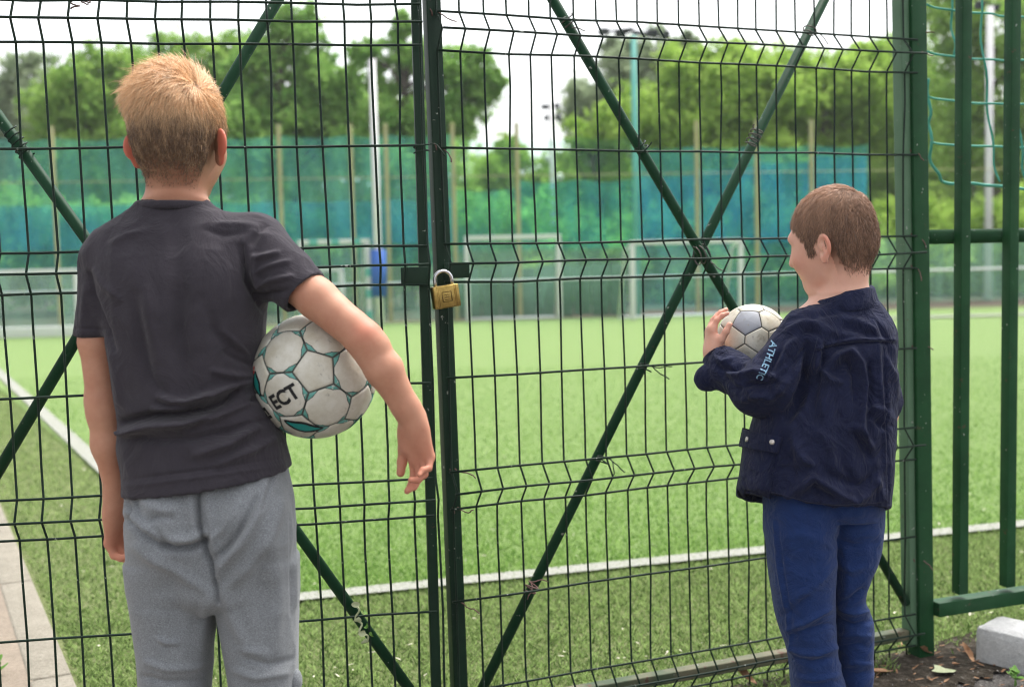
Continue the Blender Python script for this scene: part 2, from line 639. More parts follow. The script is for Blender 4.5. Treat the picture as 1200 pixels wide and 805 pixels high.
def b_ball(white, seam, accent, classic):
    def f(t, b):
        k = NT(t)
        e = k.attr('edge'); c = k.attr('corner'); g = k.attr('pent')
        n = k.noise(22, 6, 0.7); n2 = k.noise(95, 4, 0.7)
        dirt = k.ramp(n, [(0.38, (0, 0, 0)), (0.78, (1, 1, 1))])
        col = k.mix(k.math('MULTIPLY', dirt, 0.85), white, tuple(x * y for x, y in zip(white, (0.62, 0.56, 0.42))))
        if classic:
            col = k.mix(g, col, (0.27, 0.285, 0.32))
            mud = k.ramp(k.noise(48, 6, 0.75), [(0.55, (0, 0, 0)), (0.68, (1, 1, 1))])
            col = k.mix(k.math('MULTIPLY', mud, 0.5), col, (0.20, 0.165, 0.11))
        else:
            inhex = k.math('SUBTRACT', 1.0, g)
            wb = k.math('MULTIPLY', k.math('MAXIMUM', 0.0, k.math('SUBTRACT', c, 0.60)), 0.56)
            wb = k.math('ADD', wb, k.math('MULTIPLY', k.math('SUBTRACT', n, 0.5), 0.05))
            band = k.math('MULTIPLY', k.math('LESS_THAN', e, wb), inhex)
            band = k.math('MULTIPLY', band, k.math('GREATER_THAN', e, 0.045))
            col = k.mix(k.math('MULTIPLY', band, 0.85), col, k.mix(k.math('GREATER_THAN', n2, 0.60), accent, (0.42, 0.45, 0.40)))
            ol = k.math('MULTIPLY', k.math('LESS_THAN', k.math('ABSOLUTE', k.math('SUBTRACT', e, k.math('ADD', wb, 0.012))), 0.016), inhex)
            col = k.mix(k.math('MULTIPLY', ol, k.math('GREATER_THAN', n2, 0.34)), col, (0.015, 0.022, 0.022))
        scuff = k.ramp(k.noise(60, 6, 0.8), [(0.61, (0, 0, 0)), (0.68, (1, 1, 1))])
        col = k.mix(k.math('MULTIPLY', scuff, 0.5), col, (0.10, 0.09, 0.075))
        sw = k.math('ADD', 0.03, k.math('MULTIPLY', n2, 0.03))
        col = k.mix(k.math('MULTIPLY', k.math('LESS_THAN', e, sw), 0.85), col, seam)
        k.to(col, b.inputs['Base Color'])
        k.bump(n2, 0.2, 0.001, b)
    return f


M['ball_a'] = mat('scuffed_white_ball', rough=0.45, spec=0.4, build=b_ball((0.60, 0.58, 0.51), (0.02, 0.03, 0.03), (0.02, 0.27, 0.23), False))
M['ball_b'] = mat('muddy_white_ball', rough=0.5, spec=0.35, build=b_ball((0.62, 0.60, 0.52), (0.05, 0.05, 0.045), (0, 0, 0), True))
M['ink'] = mat('black_print', (0.015, 0.015, 0.016), 0.6)
M['teal'] = mat('teal_print', (0.015, 0.25, 0.22), 0.55)
M['red'] = mat('red_print', (0.5, 0.03, 0.03), 0.55)


def b_brass(t, b):
    k = NT(t)
    n = k.noise(45, 6, 0.7)
    k.to(k.ramp(n, [(0.3, (0.24, 0.155, 0.04)), (0.7, (0.55, 0.39, 0.13))]), b.inputs['Base Color'])
    k.to(k.ramp(n, [(0.3, (0.42,) * 3), (0.7, (0.22,) * 3)]), b.inputs['Roughness'])
    k.bump(k.noise(140, 3), 0.15, 0.0006, b)


M['brass'] = mat('tarnished_brass', metal=1.0, build=b_brass)
M['brass_dark'] = mat('engraved_brass', (0.14, 0.095, 0.03), 0.5, 0.4, 0.9)
M['steel'] = mat('shackle_steel', (0.62, 0.62, 0.63), 0.22, 0.5, 1.0)


def b_turf(c0, c1, c2, speck, sheen=0.7):
    def f(t, b):
        k = NT(t)
        n = k.noise(60, 6, 0.75)
        n2 = k.noise(1.1, 4, 0.6)
        n3 = k.noise(140, 3, 0.6)
        col = k.ramp(n, [(0.25, c0), (0.5, c1), (0.72, c2)])
        col = k.mix(k.math('MULTIPLY', n2, 0.5), col, tuple(x * 0.62 for x in c1))
        n4 = k.noise(5.5, 5, 0.7)
        col = k.mix(k.ramp(n4, [(0.52, (0, 0, 0)), (0.75, (0.4,) * 3)]), col, tuple(x * y for x, y in zip(c2, (1.15, 1.0, 1.25))))
        sp = k.ramp(n3, [(0.64, (0, 0, 0)), (0.70, (1, 1, 1))])
        col = k.mix(k.math('MULTIPLY', sp, speck), col, (0.42, 0.44, 0.30))
        k.to(col, b.inputs['Base Color'])
        k.bump(n, 0.8, 0.02, b)
        b.inputs['Sheen Weight'].default_value = sheen
        b.inputs['Sheen Roughness'].default_value = 0.35
        b.inputs['Sheen Tint'].default_value = (0.75, 0.8, 0.5, 1)
    return f


M['turf'] = mat('bright_artificial_turf', rough=0.85, spec=0.15, build=b_turf((0.06, 0.14, 0.02), (0.14, 0.255, 0.045), (0.25, 0.37, 0.115), 0.3))
M['turf_old'] = mat('worn_artificial_turf', rough=0.9, spec=0.15, build=b_turf((0.035, 0.05, 0.018), (0.15, 0.19, 0.062), (0.29, 0.325, 0.14), 0.6, 0.3))
M['soil'] = mat('damp_soil', rough=0.95, spec=0.1, build=lambda t, b: (lambda k: (k.to(k.ramp(k.noise(40, 8, 0.75), [(0.3, (0.022, 0.018, 0.013)), (0.5, (0.08, 0.066, 0.05)), (0.72, (0.22, 0.19, 0.15))]), b.inputs['Base Color']), k.bump(k.noise(70, 6, 0.7), 1.0, 0.03, b)))(NT(t)))
M['asphalt'] = mat('gritty_asphalt', rough=0.95, spec=0.15, build=lambda t, b: (lambda k: (k.to(k.ramp(k.noise(170, 5, 0.8), [(0.3, (0.04, 0.036, 0.033)), (0.5, (0.15, 0.14, 0.13)), (0.72, (0.42, 0.39, 0.36))]), b.inputs['Base Color']), k.bump(k.noise(170, 4, 0.7), 1.0, 0.012, b)))(NT(t)))
M['line'] = mat('white_turf_line', rough=0.9, build=lambda t, b: (lambda k: (k.to(k.ramp(k.noise(70, 6, 0.8), [(0.34, (0.13, 0.16, 0.08)), (0.47, (0.27, 0.275, 0.235)), (0.7, (0.40, 0.40, 0.37))]), b.inputs['Base Color']), k.bump(k.noise(70, 5), 0.8, 0.015, b)))(NT(t)))
M['concrete'] = mat('pale_concrete', rough=0.9, build=lambda t, b: (lambda k: (k.to(k.mix(0.5, k.ramp(k.noise(9, 8, 0.7), [(0.3, (0.14, 0.11, 0.078)), (0.7, (0.28, 0.23, 0.17))]), k.ramp(k.noise(90, 4, 0.7), [(0.3, (0.16, 0.13, 0.10)), (0.7, (0.31, 0.26, 0.215))])), b.inputs['Base Color']), k.bump(k.noise(60, 6, 0.7), 0.6, 0.008, b)))(NT(t)))
M['kerb'] = mat('grey_kerb_concrete', rough=0.9, build=lambda t, b: (lambda k: (k.to(k.mix(0.5, k.ramp(k.noise(14, 8, 0.75), [(0.32, (0.36, 0.36, 0.35)), (0.6, (0.66, 0.66, 0.65))]), k.ramp(k.noise(120, 4, 0.7), [(0.3, (0.42, 0.42, 0.42)), (0.7, (0.72, 0.72, 0.71))])), b.inputs['Base Color']), k.bump(k.noise(55, 8, 0.75), 0.7, 0.012, b)))(NT(t)))
M['kerb_old'] = mat('weathered_kerb', rough=0.9, build=lambda t, b: (lambda k: (k.to(k.mix(0.5, k.ramp(k.noise(14, 8, 0.75), [(0.32, (0.165, 0.14, 0.10)), (0.6, (0.28, 0.245, 0.19))]), k.ramp(k.noise(120, 4, 0.7), [(0.3, (0.16, 0.15, 0.12)), (0.7, (0.36, 0.34, 0.29))])), b.inputs['Base Color']), k.bump(k.noise(55, 8, 0.75), 0.7, 0.012, b)))(NT(t)))
M['tan_post'] = mat('yellowed_post', rough=0.8, build=b_paint((0.40, 0.36, 0.17), (0.34, 0.34, 0.20), 0.75))
M['white_paint'] = mat('white_pole_paint', rough=0.5, build=b_paint((0.68, 0.66, 0.68), (0.75, 0.74, 0.75), 0.78))
M['blue_pad'] = mat('blue_pole_pad', (0.04, 0.12, 0.42), 0.6)
M['teal_paint'] = mat('teal_pole_paint', rough=0.5, build=b_paint((0.10, 0.38, 0.33), (0.13, 0.42, 0.36), 0.8))
M['lamp_grey'] = mat('lamp_housing', (0.03, 0.035, 0.04), 0.6)
M['globe'] = mat('white_globe', (0.85, 0.85, 0.84), 0.3)
M['rope'] = mat('teal_rope', rough=0.6, build=b_paint((0.06, 0.32, 0.24), (0.12, 0.44, 0.34), 0.8))
M['white_board'] = mat('white_board', (0.60, 0.61, 0.60), 0.6)
M['red_band'] = mat('goal_band_red', (0.30, 0.10, 0.09), 0.5)
M['board_grey'] = mat('weathered_board', rough=0.9, build=b_paint((0.10, 0.15, 0.10), (0.17, 0.21, 0.16), 0.7))


def net_mat(name, col, dens, tint):
    """woven shade netting: threads that block part of the light, with slack folds"""
    m = bpy.data.materials.new(name)
    m.use_nodes = True
    t = m.node_tree
    t.nodes.remove(t.nodes['Principled BSDF'])
    k = NT(t)
    out = t.nodes['Material Output']
    n = k.noise(1.3, 4, 0.6, k.co((2.5, 1, 0.8)))
    fac = k.math('MULTIPLY', dens * 2.0, n)
    c = k.mix(n, tuple(x * 0.75 for x in col), tuple(min(1, x * 1.25) for x in col))
    d = k.n('BsdfDiffuse'); tr = k.n('BsdfTranslucent'); a = k.n('AddShader')
    k.to(c, d.inputs[0]); k.to(c, tr.inputs[0])
    mx0 = k.n('MixShader'); mx0.inputs[0].default_value = 0.6
    k.to(d.outputs[0], mx0.inputs[1]); k.to(tr.outputs[0], mx0.inputs[2])
    t.nodes.remove(a)
    tp = k.n('BsdfTransparent')
    tp.inputs[0].default_value = (*[(1 - tint) + tint * x / max(col) for x in col], 1)
    mx = k.n('MixShader')
    k.to(fac, mx.inputs[0]); k.to(tp.outputs[0], mx.inputs[1]); k.to(mx0.outputs[0], mx.inputs[2])
    k.to(mx.outputs[0], out.inputs['Surface'])
    return m


M['net_green'] = net_mat('teal_green_netting', (0.14, 0.52, 0.46), 0.24, 0.46)
M['net_thin'] = net_mat('thin_green_netting', (0.14, 0.40, 0.28), 0.08, 0.25)
M['net_blue'] = net_mat('blue_netting', (0.06, 0.32, 0.54), 0.25, 0.5)
M['net_teal'] = net_mat('turquoise_netting', (0.08, 0.48, 0.52), 0.24, 0.5)
M['net_low'] = net_mat('lower_green_netting', (0.30, 0.55, 0.43), 0.30, 0.35)
M['net_goal'] = net_mat('white_goal_netting', (0.6, 0.65, 0.68), 0.05, 0.05)


def leaf_mat(name, c0, c1):
    m = bpy.data.materials.new(name)
    m.use_nodes = True
    t = m.node_tree
    t.nodes.remove(t.nodes['Principled BSDF'])
    k = NT(t)
    c = k.mix(k.attr('tint'), c0, c1)
    d = k.n('BsdfDiffuse'); tr = k.n('BsdfTranslucent'); mx = k.n('MixShader')
    mx.inputs[0].default_value = 0.52
    k.to(c, d.inputs[0]); k.to(c, tr.inputs[0])
    k.to(d.outputs[0], mx.inputs[1]); k.to(tr.outputs[0], mx.inputs[2])
    k.to(mx.outputs[0], t.nodes['Material Output'].inputs['Surface'])
    return m


M['leaf_mid'] = leaf_mat('mid_green_leaves', (0.17, 0.33, 0.06), (0.42, 0.60, 0.15))
M['leaf_dark'] = leaf_mat('dark_green_leaves', (0.14, 0.30, 0.065), (0.36, 0.56, 0.15))
M['leaf_lime'] = leaf_mat('lime_green_leaves', (0.21, 0.36, 0.055), (0.46, 0.64, 0.14))
M['leaf_blue'] = leaf_mat('grey_green_leaves', (0.24, 0.32, 0.19), (0.44, 0.52, 0.32))
M['bark'] = mat('tree_bark', rough=0.95, build=b_paint((0.05, 0.04, 0.03), (0.09, 0.075, 0.06), 0.9))
M['dry_leaf'] = mat('dry_brown_leaf', rough=0.8, build=lambda t, b: (lambda k: k.to(k.ramp(k.noise(60, 4), [(0.3, (0.18, 0.085, 0.04)), (0.7, (0.42, 0.25, 0.14))]), b.inputs['Base Color']))(NT(t)))
M['pale_leaf'] = mat('pale_green_leaf', rough=0.7, build=lambda t, b: (lambda k: k.to(k.ramp(k.noise(70, 4), [(0.3, (0.28, 0.32, 0.17)), (0.7, (0.50, 0.53, 0.34))]), b.inputs['Base Color']))(NT(t)))
M['weed'] = mat('weed_leaf', (0.12, 0.26, 0.04), 0.6)
M['pebble'] = mat('grey_pebble', rough=0.9, build=lambda t, b: (lambda k: k.to(k.ramp(k.noise(40, 2), [(0.3, (0.07, 0.065, 0.06)), (0.7, (0.40, 0.37, 0.33))]), b.inputs['Base Color']))(NT(t)))
M['petal'] = mat('pale_litter', (0.55, 0.52, 0.40), 0.8)

# ================================================================== THE SETTING
def sheet(name, pts, z, m):
    P = np.array([[p[0], p[1], z] for p in pts])
    return tag(obj(name, P, np.array([list(range(len(P)))]), m, smooth=False), kind='structure')


sheet('ground', [(-400, -300), (400, -300), (400, 700), (-400, 700)], -0.012, M['soil'])
# lines of the pitch on the ground
NL = lambda x: 3.845 + 0.295 * x                  # near touchline
LL = lambda x: 2.02 - 1.912 * x                   # left line
corner = np.array([-0.825, 3.60])
dn = norm([1, 0.295, 0])[:2]; dl = norm([-1, 1.912, 0])[:2]
far_left = corner + dl * 17.5
kerb_a = ground_at(0, 590)[:2]; kerb_b = ground_at(90, 805)[:2]
kd = norm(np.append(kerb_a - kerb_b, 0))[:2]
sheet('worn_turf_margin', [kerb_b - kd * 0.70, (-0.16, 2.47), (-0.13, 2.53), (1.03, 3.01), (3.2, 3.82), (9.5, 6.2), (12, 20.5), (-15, 18.0), kerb_b + kd * 16], 0.0, M['turf_old'])
sheet('turf_pitch', [corner, corner + dn * 11, (11.5, 19.6), (-8.6, 17.9)], 0.006, M['turf'])


def strip(name, a, b, w, z, m):
    a = np.asarray(a, float); b = np.asarray(b, float)
    d = norm(np.append(b - a, 0))[:2]
    n = np.array([-d[1], d[0]]) * w / 2
    return sheet(name, [a - n, b - n, b + n, a + n], z, m)


strip('touchline', corner - dn * 0.05, corner + dn * 11, 0.085, 0.012, M['line'])
strip('side_line', corner, corner + dl * 15.5, 0.09, 0.016, M['line'])
# concrete walk left of the pitch with its edge kerb
n_out = np.array([-kd[1], kd[0]])
V, F = join(*[box([*(kerb_b + kd * s + n_out * 0.06), 0.0], [[kd[0], kd[1], 0], [-kd[1], kd[0], 0], [0, 0, 1]], (0.495, 0.055, 0.045), 0.008) for s in np.arange(-1.5, 9, 1.0)])
walk = sheet('concrete_walk', [kerb_b + n_out * 0.1 - kd * 1.6, kerb_b + n_out * 0.1 + kd * 16, kerb_b + n_out * 2.2 + kd * 16, kerb_b + n_out * 2.2 - kd * 1.6], 0.037, M['concrete'])
for s in np.arange(-1.5, 9, 1.0):
    V, F = box([*(kerb_b + kd * s + n_out * 0.06), 0.0], [[kd[0], kd[1], 0], [-kd[1], kd[0], 0], [0, 0, 1]], (0.496, 0.05, 0.04), 0.008)
    obj('kerb_block', V, F, M['kerb_old'], walk, smooth=False)
# forecourt on this side of the fence, where the boys stand
sheet('forecourt', [(-6, -5), (6, -5), (6, 4.9), (1.03, 3.04), (-0.13, 2.56), (-1.4, 2.27), (-6, 1.5)], -0.004, M['asphalt'])
_r = np.random.default_rng(4)
_e = np.array([(0.45, 2.58), (0.80, 2.70), (1.0, 2.77), (1.15, 2.86), (1.3, 2.90), (1.6, 2.98), (2.4, 3.15)])
_x = np.linspace(0.45, 2.4, 90)
_edge = [(x, np.interp(x, _e[:, 0], _e[:, 1]) + _r.normal(0, .018)) for x in _x]
sheet('soil_strip', _edge + [(2.4, 3.60), (1.25, 3.20), (1.03, 3.06), (0.45, 2.80)], 0.003, M['soil'])


# ------------------------------------------------------------------ the two leaves of the gate
class Leaf:
    def __init__(s, O, k):
        s.x = norm([1, k, 0]); s.n = norm([-k, 1, 0]); s.O = np.asarray(O, float)
        s.ang = math.atan2(k, 1)
    def loc(s, px, py, off=0.0):
        d = at(px, py, 1.0) - CAM
        t = ((s.O - CAM) @ s.n + off) / (d @ s.n)
        q = CAM + d * t - s.O
        return np.array([q @ s.x, off, q[2]])
    def w(s, p): return s.O + s.x * p[0] + s.n * p[1] + np.array([0, 0, p[2]])


LR = Leaf((0, 2.567, 0), 0.416)
LLf = Leaf((0, 2.475, 0), 0.17)
ROWS = [0.04, 0.08, 0.12, 0.32, 0.52, 0.56, 0.60, 0.80, 1.00, 1.04, 1.08, 1.28, 1.48, 1.52, 1.56, 1.76, 1.96, 2.00]
MIDS = {0.08, 0.56, 1.04, 1.52, 2.00}
WIRE_R = 0.0024


def vert_profile(j):
    pts = [(0, 0, 0.018)]
    for z in ROWS:
        pts.append((0, -0.034 if z in MIDS else 0.0, z))
    pts.append((0, 0.0, 2.06))
    P = np.array(pts, float)
    # a bent, hand-straightened wire: gentle sideways wander
    Z = []
    for a, b in zip(P[:-1], P[1:]):
        n = 3 if b[2] - a[2] > 0.1 else 1
        for t in np.linspace(0, 1, n, endpoint=False): Z.append(a + (b - a) * t)
    Z.append(P[-1]); Z = np.array(Z)
    r = np.random.default_rng(j)
    Z[:, 0] += np.interp(Z[:, 2], np.linspace(0, 2.06, 14), r.normal(0, 0.0016, 14))
    Z[:, 1] += np.interp(Z[:, 2], np.linspace(0, 2.06, 14), r.normal(0, 0.0012, 14))
    return Z


WIRE_ME = []
for j in range(5):
    V, F = tube(vert_profile(j), WIRE_R, 6)
    V[:, 2] -= 1.06
    WIRE_ME.append(mesh_from('vertical_wire', V, F))
    WIRE_ME[-1].materials.append(M['wire'])


def gate(leaf, s_list, s_lo, s_hi, label, lean):
    g = thing('metal_gate', leaf.O, label, 'gate', 'two leaves of the green mesh gate', leaf.ang)
    for i, s in enumerate(s_list):
        o = link('vertical_wire', WIRE_ME[i % 5], None, g, (s, 0, 1.06))
        o.rotation_euler = (0, -lean + random.uniform(-0.003, 0.003), 0)
    for j, z in enumerate(ROWS):
        y = (-0.034 if z in MIDS else 0.0) - 0.0045
        n = 9
        xs = np.linspace(s_lo, s_hi, n)
        P = np.stack([xs, np.full(n, y), z + RNG.normal(0, 0.0012, n)], 1)
        V, F = tube(P, 0.0026, 6)
        obj('horizontal_wire', V, F, M['wire'], g, local=True)
    return g


def bar(leaf, g, name, a, b, w, d, m, off):
    """rectangular tube from local point a to b (x,z), width w in plane, depth d"""
    a = np.array([a[0], off, a[-1]]); b = np.array([b[0], off, b[-1]])
    ax = norm(b - a); nn = np.array([0, 1.0, 0]); sx = np.cross(nn, ax)
    V, F = box((a + b) / 2, [sx, nn, ax], (w / 2, d / 2, np.linalg.norm(b - a) / 2), 0.003)
    return obj(name, V, F, m, g, local=True, smooth=False)


left_px = [-108, -74.5, -41, -7.5, 26, 59.5, 93, 126, 159, 192, 224, 256, 287.3, 318.6, 349.4, 379, 408.8, 439, 469]
right_px = [543.6, 570.5, 598, 625, 650.5, 675.7, 701, 726, 750, 774, 797.5, 821.3, 845, 867.7, 889, 910.5, 933, 956, 978.6, 999.5, 1019.4, 1039.4, 1058.8]
sl_ = [LLf.loc(p, 172)[0] for p in left_px]
sr_ = [LR.loc(p, 173)[0] for p in right_px]
tops = lambda s, lean: [x + lean * 0.22 for x in s]
GL = gate(LLf, tops(sl_, 0.011) + [LLf.loc(498, 172)[0]], sl_[0] - 0.02, LLf.loc(497, 172)[0], 'left leaf of the green wire mesh gate, behind the boy with fair hair', 0.011)
GR = gate(LR, [LR.loc(518, 173)[0]] + tops(sr_, 0.010), LR.loc(519, 290)[0], LR.loc(1073, 280)[0], 'right leaf of the green wire mesh gate, hung on the thick post', 0.010)
# stiles
OFF = 0.024
a = LLf.loc(487.5, 0, OFF); b = LLf.loc(511, 805, OFF)
e = (b - a) / (b[2] - a[2])
P = lambda z: a + e * (z - a[2])
sL0, sL1 = P(0.05), P(1.99)
bar(LLf, GL, 'stile', sL0, sL1, 0.021, 0.020, M['frame'], OFF)
a = LR.loc(505.5, 0, OFF); b = LR.loc(538, 805, OFF)
e2 = (b - a) / (b[2] - a[2])
Q = lambda z: a + e2 * (z - a[2])
a2 = a.copy()
sR0, sR1 = a2 + e2 * (0.05 - a2[2]), a2 + e2 * (1.99 - a2[2])
bar(LR, GR, 'stile', sR0, sR1, 0.032, 0.030, M['frame'], OFF)
h0, h1 = LR.loc(1056.5, 0, OFF), LR.loc(1068, 740, OFF)
eh = (h1 - h0) / (h1[2] - h0[2])
hz = lambda z: h0 + eh * (z - h0[2])
bar(LR, GR, 'stile', hz(0.03), hz(1.99), 0.034, 0.034, M['stile_light'], OFF)
lx = sl_[0] - 0.05
bar(LLf, GL, 'stile', (lx, 0.05), (lx, 1.99), 0.034, 0.034, M['frame'], OFF)
for leaf, g, x0, x1 in ((LLf, GL, lx + 0.02, sL0[0] - 0.018), (LR, GR, sR0[0] + 0.022, hz(0.07)[0] - 0.019)):
    bar(leaf, g, 'bottom_rail', (x0, 0.062), (x1, 0.062), 0.026, 0.030, M['rail_worn_skylit'], OFF)
    bar(leaf, g, 'top_rail', (x0, 1.97), (x1, 1.97), 0.034, 0.034, M['frame'], OFF)


def brace(leaf, g, p0, p1, z0, z1, off):
    a = leaf.loc(*p0, off); b = leaf.loc(*p1, off)
    e = (b - a) / (b[2] - a[2])
    A, B = a + e * (z0 - a[2]), a + e * (z1 - a[2])
    xl, xr = (lx + .012, sL0[0]) if leaf is LLf else (sR0[0], hz(1.0)[0])
    d = B - A
    if d[0] < 0: A, B, d = B, A, -d                       # A is the left end; trim both ends at the stiles
    A2 = A + d * max(0, (xl - A[0]) / d[0]); B = A + d * min(1, (xr - A[0]) / d[0]); A = A2
    V, F = tube([A, B], 0.0115, 12)
    o = obj('brace', V, F, M['brace'], g, local=True)
    return A, B


brace(LLf, GL, (0, 139), (440, 751), 0.085, 1.95, 0.018)
brace(LLf, GL, (330, -8), (0, 548), 0.085, 1.95, 0.042)
brace(LR, GR, (648, 0), (858, 358), 0.085, 1.95, 0.018)
brace(LR, GR, (966, 0), (568, 800), 0.085, 1.95, 0.042)


def tie(leaf, g, px, py, r, turns, axis_dir, m, tails=1):
    """a wire wound round a brace, with loose ends"""
    c = leaf.loc(px, py, 0.012)
    ax = norm(axis_dir); u = norm(np.cross(ax, [0, 1, 0])); w = np.cross(ax, u)
    t = np.linspace(0, turns * 2 * np.pi, int(14 * turns))
    P = c + ax * (t[:, None] / t[-1] - 0.5) * 0.012 * turns + r * (np.cos(t)[:, None] * u + np.sin(t)[:, None] * w)
    parts = [tube(P, 0.0016, 5)]
    for _ in range(tails):
        d = norm([random.uniform(0.5, 1), -0.6, random.uniform(-0.5, 0.1)])
        q = [P[-1]]
        for i in range(6):
            d = norm(d + np.array([random.uniform(-.5, .5), random.uniform(-.4, .3), random.uniform(-.5, .4)]))
            q.append(q[-1] + d * 0.008)
        parts.append(tube(np.array(q), 0.0014, 5))
    V, F = join(*parts)
    obj('tie_wire', V, F, m, g, local=True)


dA = norm([0.5, 0, -0.85]); dB = norm([0.5, 0, 0.85])
tie(LR, GR, 821, 298, 0.022, 2.5, [1, 0, 0.2], M['wire_zinc'], 1)
tie(LR, GR, 757, 430, 0.015, 1.5, dB, M['wire'], 2)
tie(LR, GR, 707, 538, 0.015, 1.5, dB, M['wire'], 2)
tie(LR, GR, 622, 688, 0.015, 1.8, dB, M['rusty'], 2)
tie(LR, GR, 884, 160, 0.014, 4.0, dB, M['wire_zinc'], 0)
tie(LR, GR, 666, 24, 0.015, 1.5, dA, M['wire_zinc'], 1)
tie(LR, GR, 948, 36, 0.015, 1.5, dB, M['wire_zinc'], 1)
tie(LR, GR, 751, 172, 0.015, 1.4, dA, M['wire'], 1)
tie(LLf, GL, 22, 168, 0.014, 5, dA, M['wire'], 0)
tie(LLf, GL, 88, 5, 0.008, 1.5, [0, 0, 1], M['rusty'], 2)
tie(LLf, GL, 494, 174, 0.016, 1.5, [0, 0, 1], M['wire'], 1)
for (px, py) in ((1068, 40), (1068, 62), (1068, 275), (1068, 312), (1069, 406), (1071, 655), (1067, 177)):
    tie(LR, GR, px, py, 0.006, 1.2, [1, 0, 0], M['rusty'], 1)
for (px, py) in ((507, 15), (512, 172), (530, 552), (533, 597), (536, 706)):
    tie(LR, GR, px, py, 0.007, 1.2, [1, 0, 0], M['rusty'], 1)
# hasp lugs
def plate(leaf, g, x0, y0, x1, y1, off):
    p = leaf.loc(x0, y0, off); q = leaf.loc(x1, y1, off)
    V, F = box((p + q) / 2, EYE, (abs(q[0] - p[0]) / 2, 0.003, abs(p[2] - q[2]) / 2), 0.001)
    obj('hasp_lug', V, F, M['frame'], g, local=True, smooth=False)


plate(LLf, GL, 469.5, 313, 502, 332, -0.002)
plate(LR, GR, 521, 308, 550, 325, -0.002)

# ------------------------------------------------------------------ padlock
pc = LR.w(LR.loc(522, 347, -0.036))
pl = thing('padlock', pc, 'brass padlock with steel shackle locking the gate leaves', 'padlock')
ca, sa = math.cos(-0.13), math.sin(-0.13)
px_ = LR.x * ca + np.array([0, 0, 1]) * -sa * -1
px_ = norm(LR.x * math.cos(0.12) + np.array([0, 0, 1.0]) * math.sin(0.12))
pz_ = norm(np.cross(px_, LR.n)); pz_ = pz_ if pz_[2] > 0 else -pz_
ax = [px_, LR.n, pz_]
V, F = box(pc, ax, (0.0285, 0.0105, 0.0235), 0.003)
obj('lock_body', V, F, M['brass'], pl, smooth=False)
ribs = []
for s in (-0.0195, -0.0165, 0.0185, 0.0215):
    ribs.append(box(pc + px_ * s - LR.n * 0.0107, ax, (0.0009, 0.0012, 0.0228), 0.0004))
for V, F in ribs:
    obj('lock_rib', V, F, M['brass'], pl, smooth=False)
eng = []
for (u, w, hu, hw) in ((0, 0.010, 0.010, 0.0008), (0, -0.010, 0.010, 0.0008), (-0.010, 0, 0.0008, 0.010), (0.010, 0, 0.0008, 0.010),
                       (0, 0.004, 0.0055, 0.0007), (0, -0.001, 0.0055, 0.0007), (0, -0.006, 0.0055, 0.0007)):
    eng.append(box(pc + px_ * u + pz_ * w - LR.n * 0.0108, ax, (hu, 0.0006, hw)))
V, F = join(*eng)
obj('engraving', V, F, M['brass_dark'], pl, smooth=False)
t = np.linspace(0, np.pi, 16)
arc = [pc + px_ * (0.019 * math.cos(q)) + pz_ * (0.034 + 0.019 * math.sin(q)) - LR.n * 0.0 for q in t]
arc = [pc + px_ * 0.019 + pz_ * 0.018] + arc + [pc - px_ * 0.019 + pz_ * 0.018]
V, F = tube(np.array(arc), 0.0036, 10)
obj('shackle', V, F, M['steel'], pl)

# ------------------------------------------------------------------ post and railing on the right
pb = LR.w(LR.loc(1080.5, 500, 0.02)); pb[2] = -0.02
pt = LR.w(LR.loc(1073, 0, 0.02))
tt = thing('gate_post', pb, 'thick square green post between the gate and the railing', 'post')
up = norm(LR.w(LR.loc(1082.5, 755, 0.02)) - pt) * -1
c0 = pb + up * 1.1
V, F = box(c0, [LR.x, LR.n, up], (0.0235, 0.0235, 1.1), 0.003)
obj('square_tube', V, F, M['post'], tt, smooth=False)
V, F = box(pb + up * 2.205, [LR.x, LR.n, up], (0.026, 0.026, 0.004), 0.001)
obj('post_cap', V, F, M['post'], tt, smooth=False)
for zz in (0.35, 1.75):
    V, F = tube([pb + up * (zz - 0.04) - LR.x * 0.03, pb + up * (zz + 0.04) - LR.x * 0.03], 0.009, 10)
    obj('hinge', V, F, M['post'], tt)
# dark strip in the groove between stile and post
RL = Leaf(pb * np.array([1, 1, 0]), 0.375)
rail = thing('railing', RL.O, 'green bar railing with round middle rail right of the post', 'railing', None, RL.ang)
xs0 = 0.026
for i, px in enumerate((1126.5, 1183, 1241, 1300, 1360)):
    a = RL.loc(px, 300, -0.015); b = a.copy()
    bt = RL.loc(px + 1.0, 690, -0.015)
    V, F = box((a[0], -0.018, 1.16), EYE, (0.0145, 0.0145, 1.005), 0.002)
    obj('bar', V, F, M['post'], rail, local=True, smooth=False)
zm = RL.loc(1110, 277, 0.02)[2]
V, F = tube([(xs0, 0.02, zm), (1.6, 0.02, zm)], 0.0185, 14)
obj('middle_rail', V, F, M['post'], rail, local=True)
zb = RL.loc(1110, 710, -0.018)[2]
V, F = box(((xs0 + 1.6) / 2, -0.016, zb), EYE, ((1.6 - xs0) / 2, 0.021, 0.018), 0.002)
obj('bottom_rail', V, F, M['post'], rail, local=True, smooth=False)
V, F = box(((xs0 + 1.6) / 2, -0.016, 2.18), EYE, ((1.6 - xs0) / 2, 0.021, 0.018), 0.002)
obj('top_rail', V, F, M['post'], rail, local=True, smooth=False)
V, F = box((1.62, -0.016, 1.09), EYE, (0.022, 0.022, 1.11), 0.002)
obj('end_post', V, F, M['post'], rail, local=True, smooth=False)

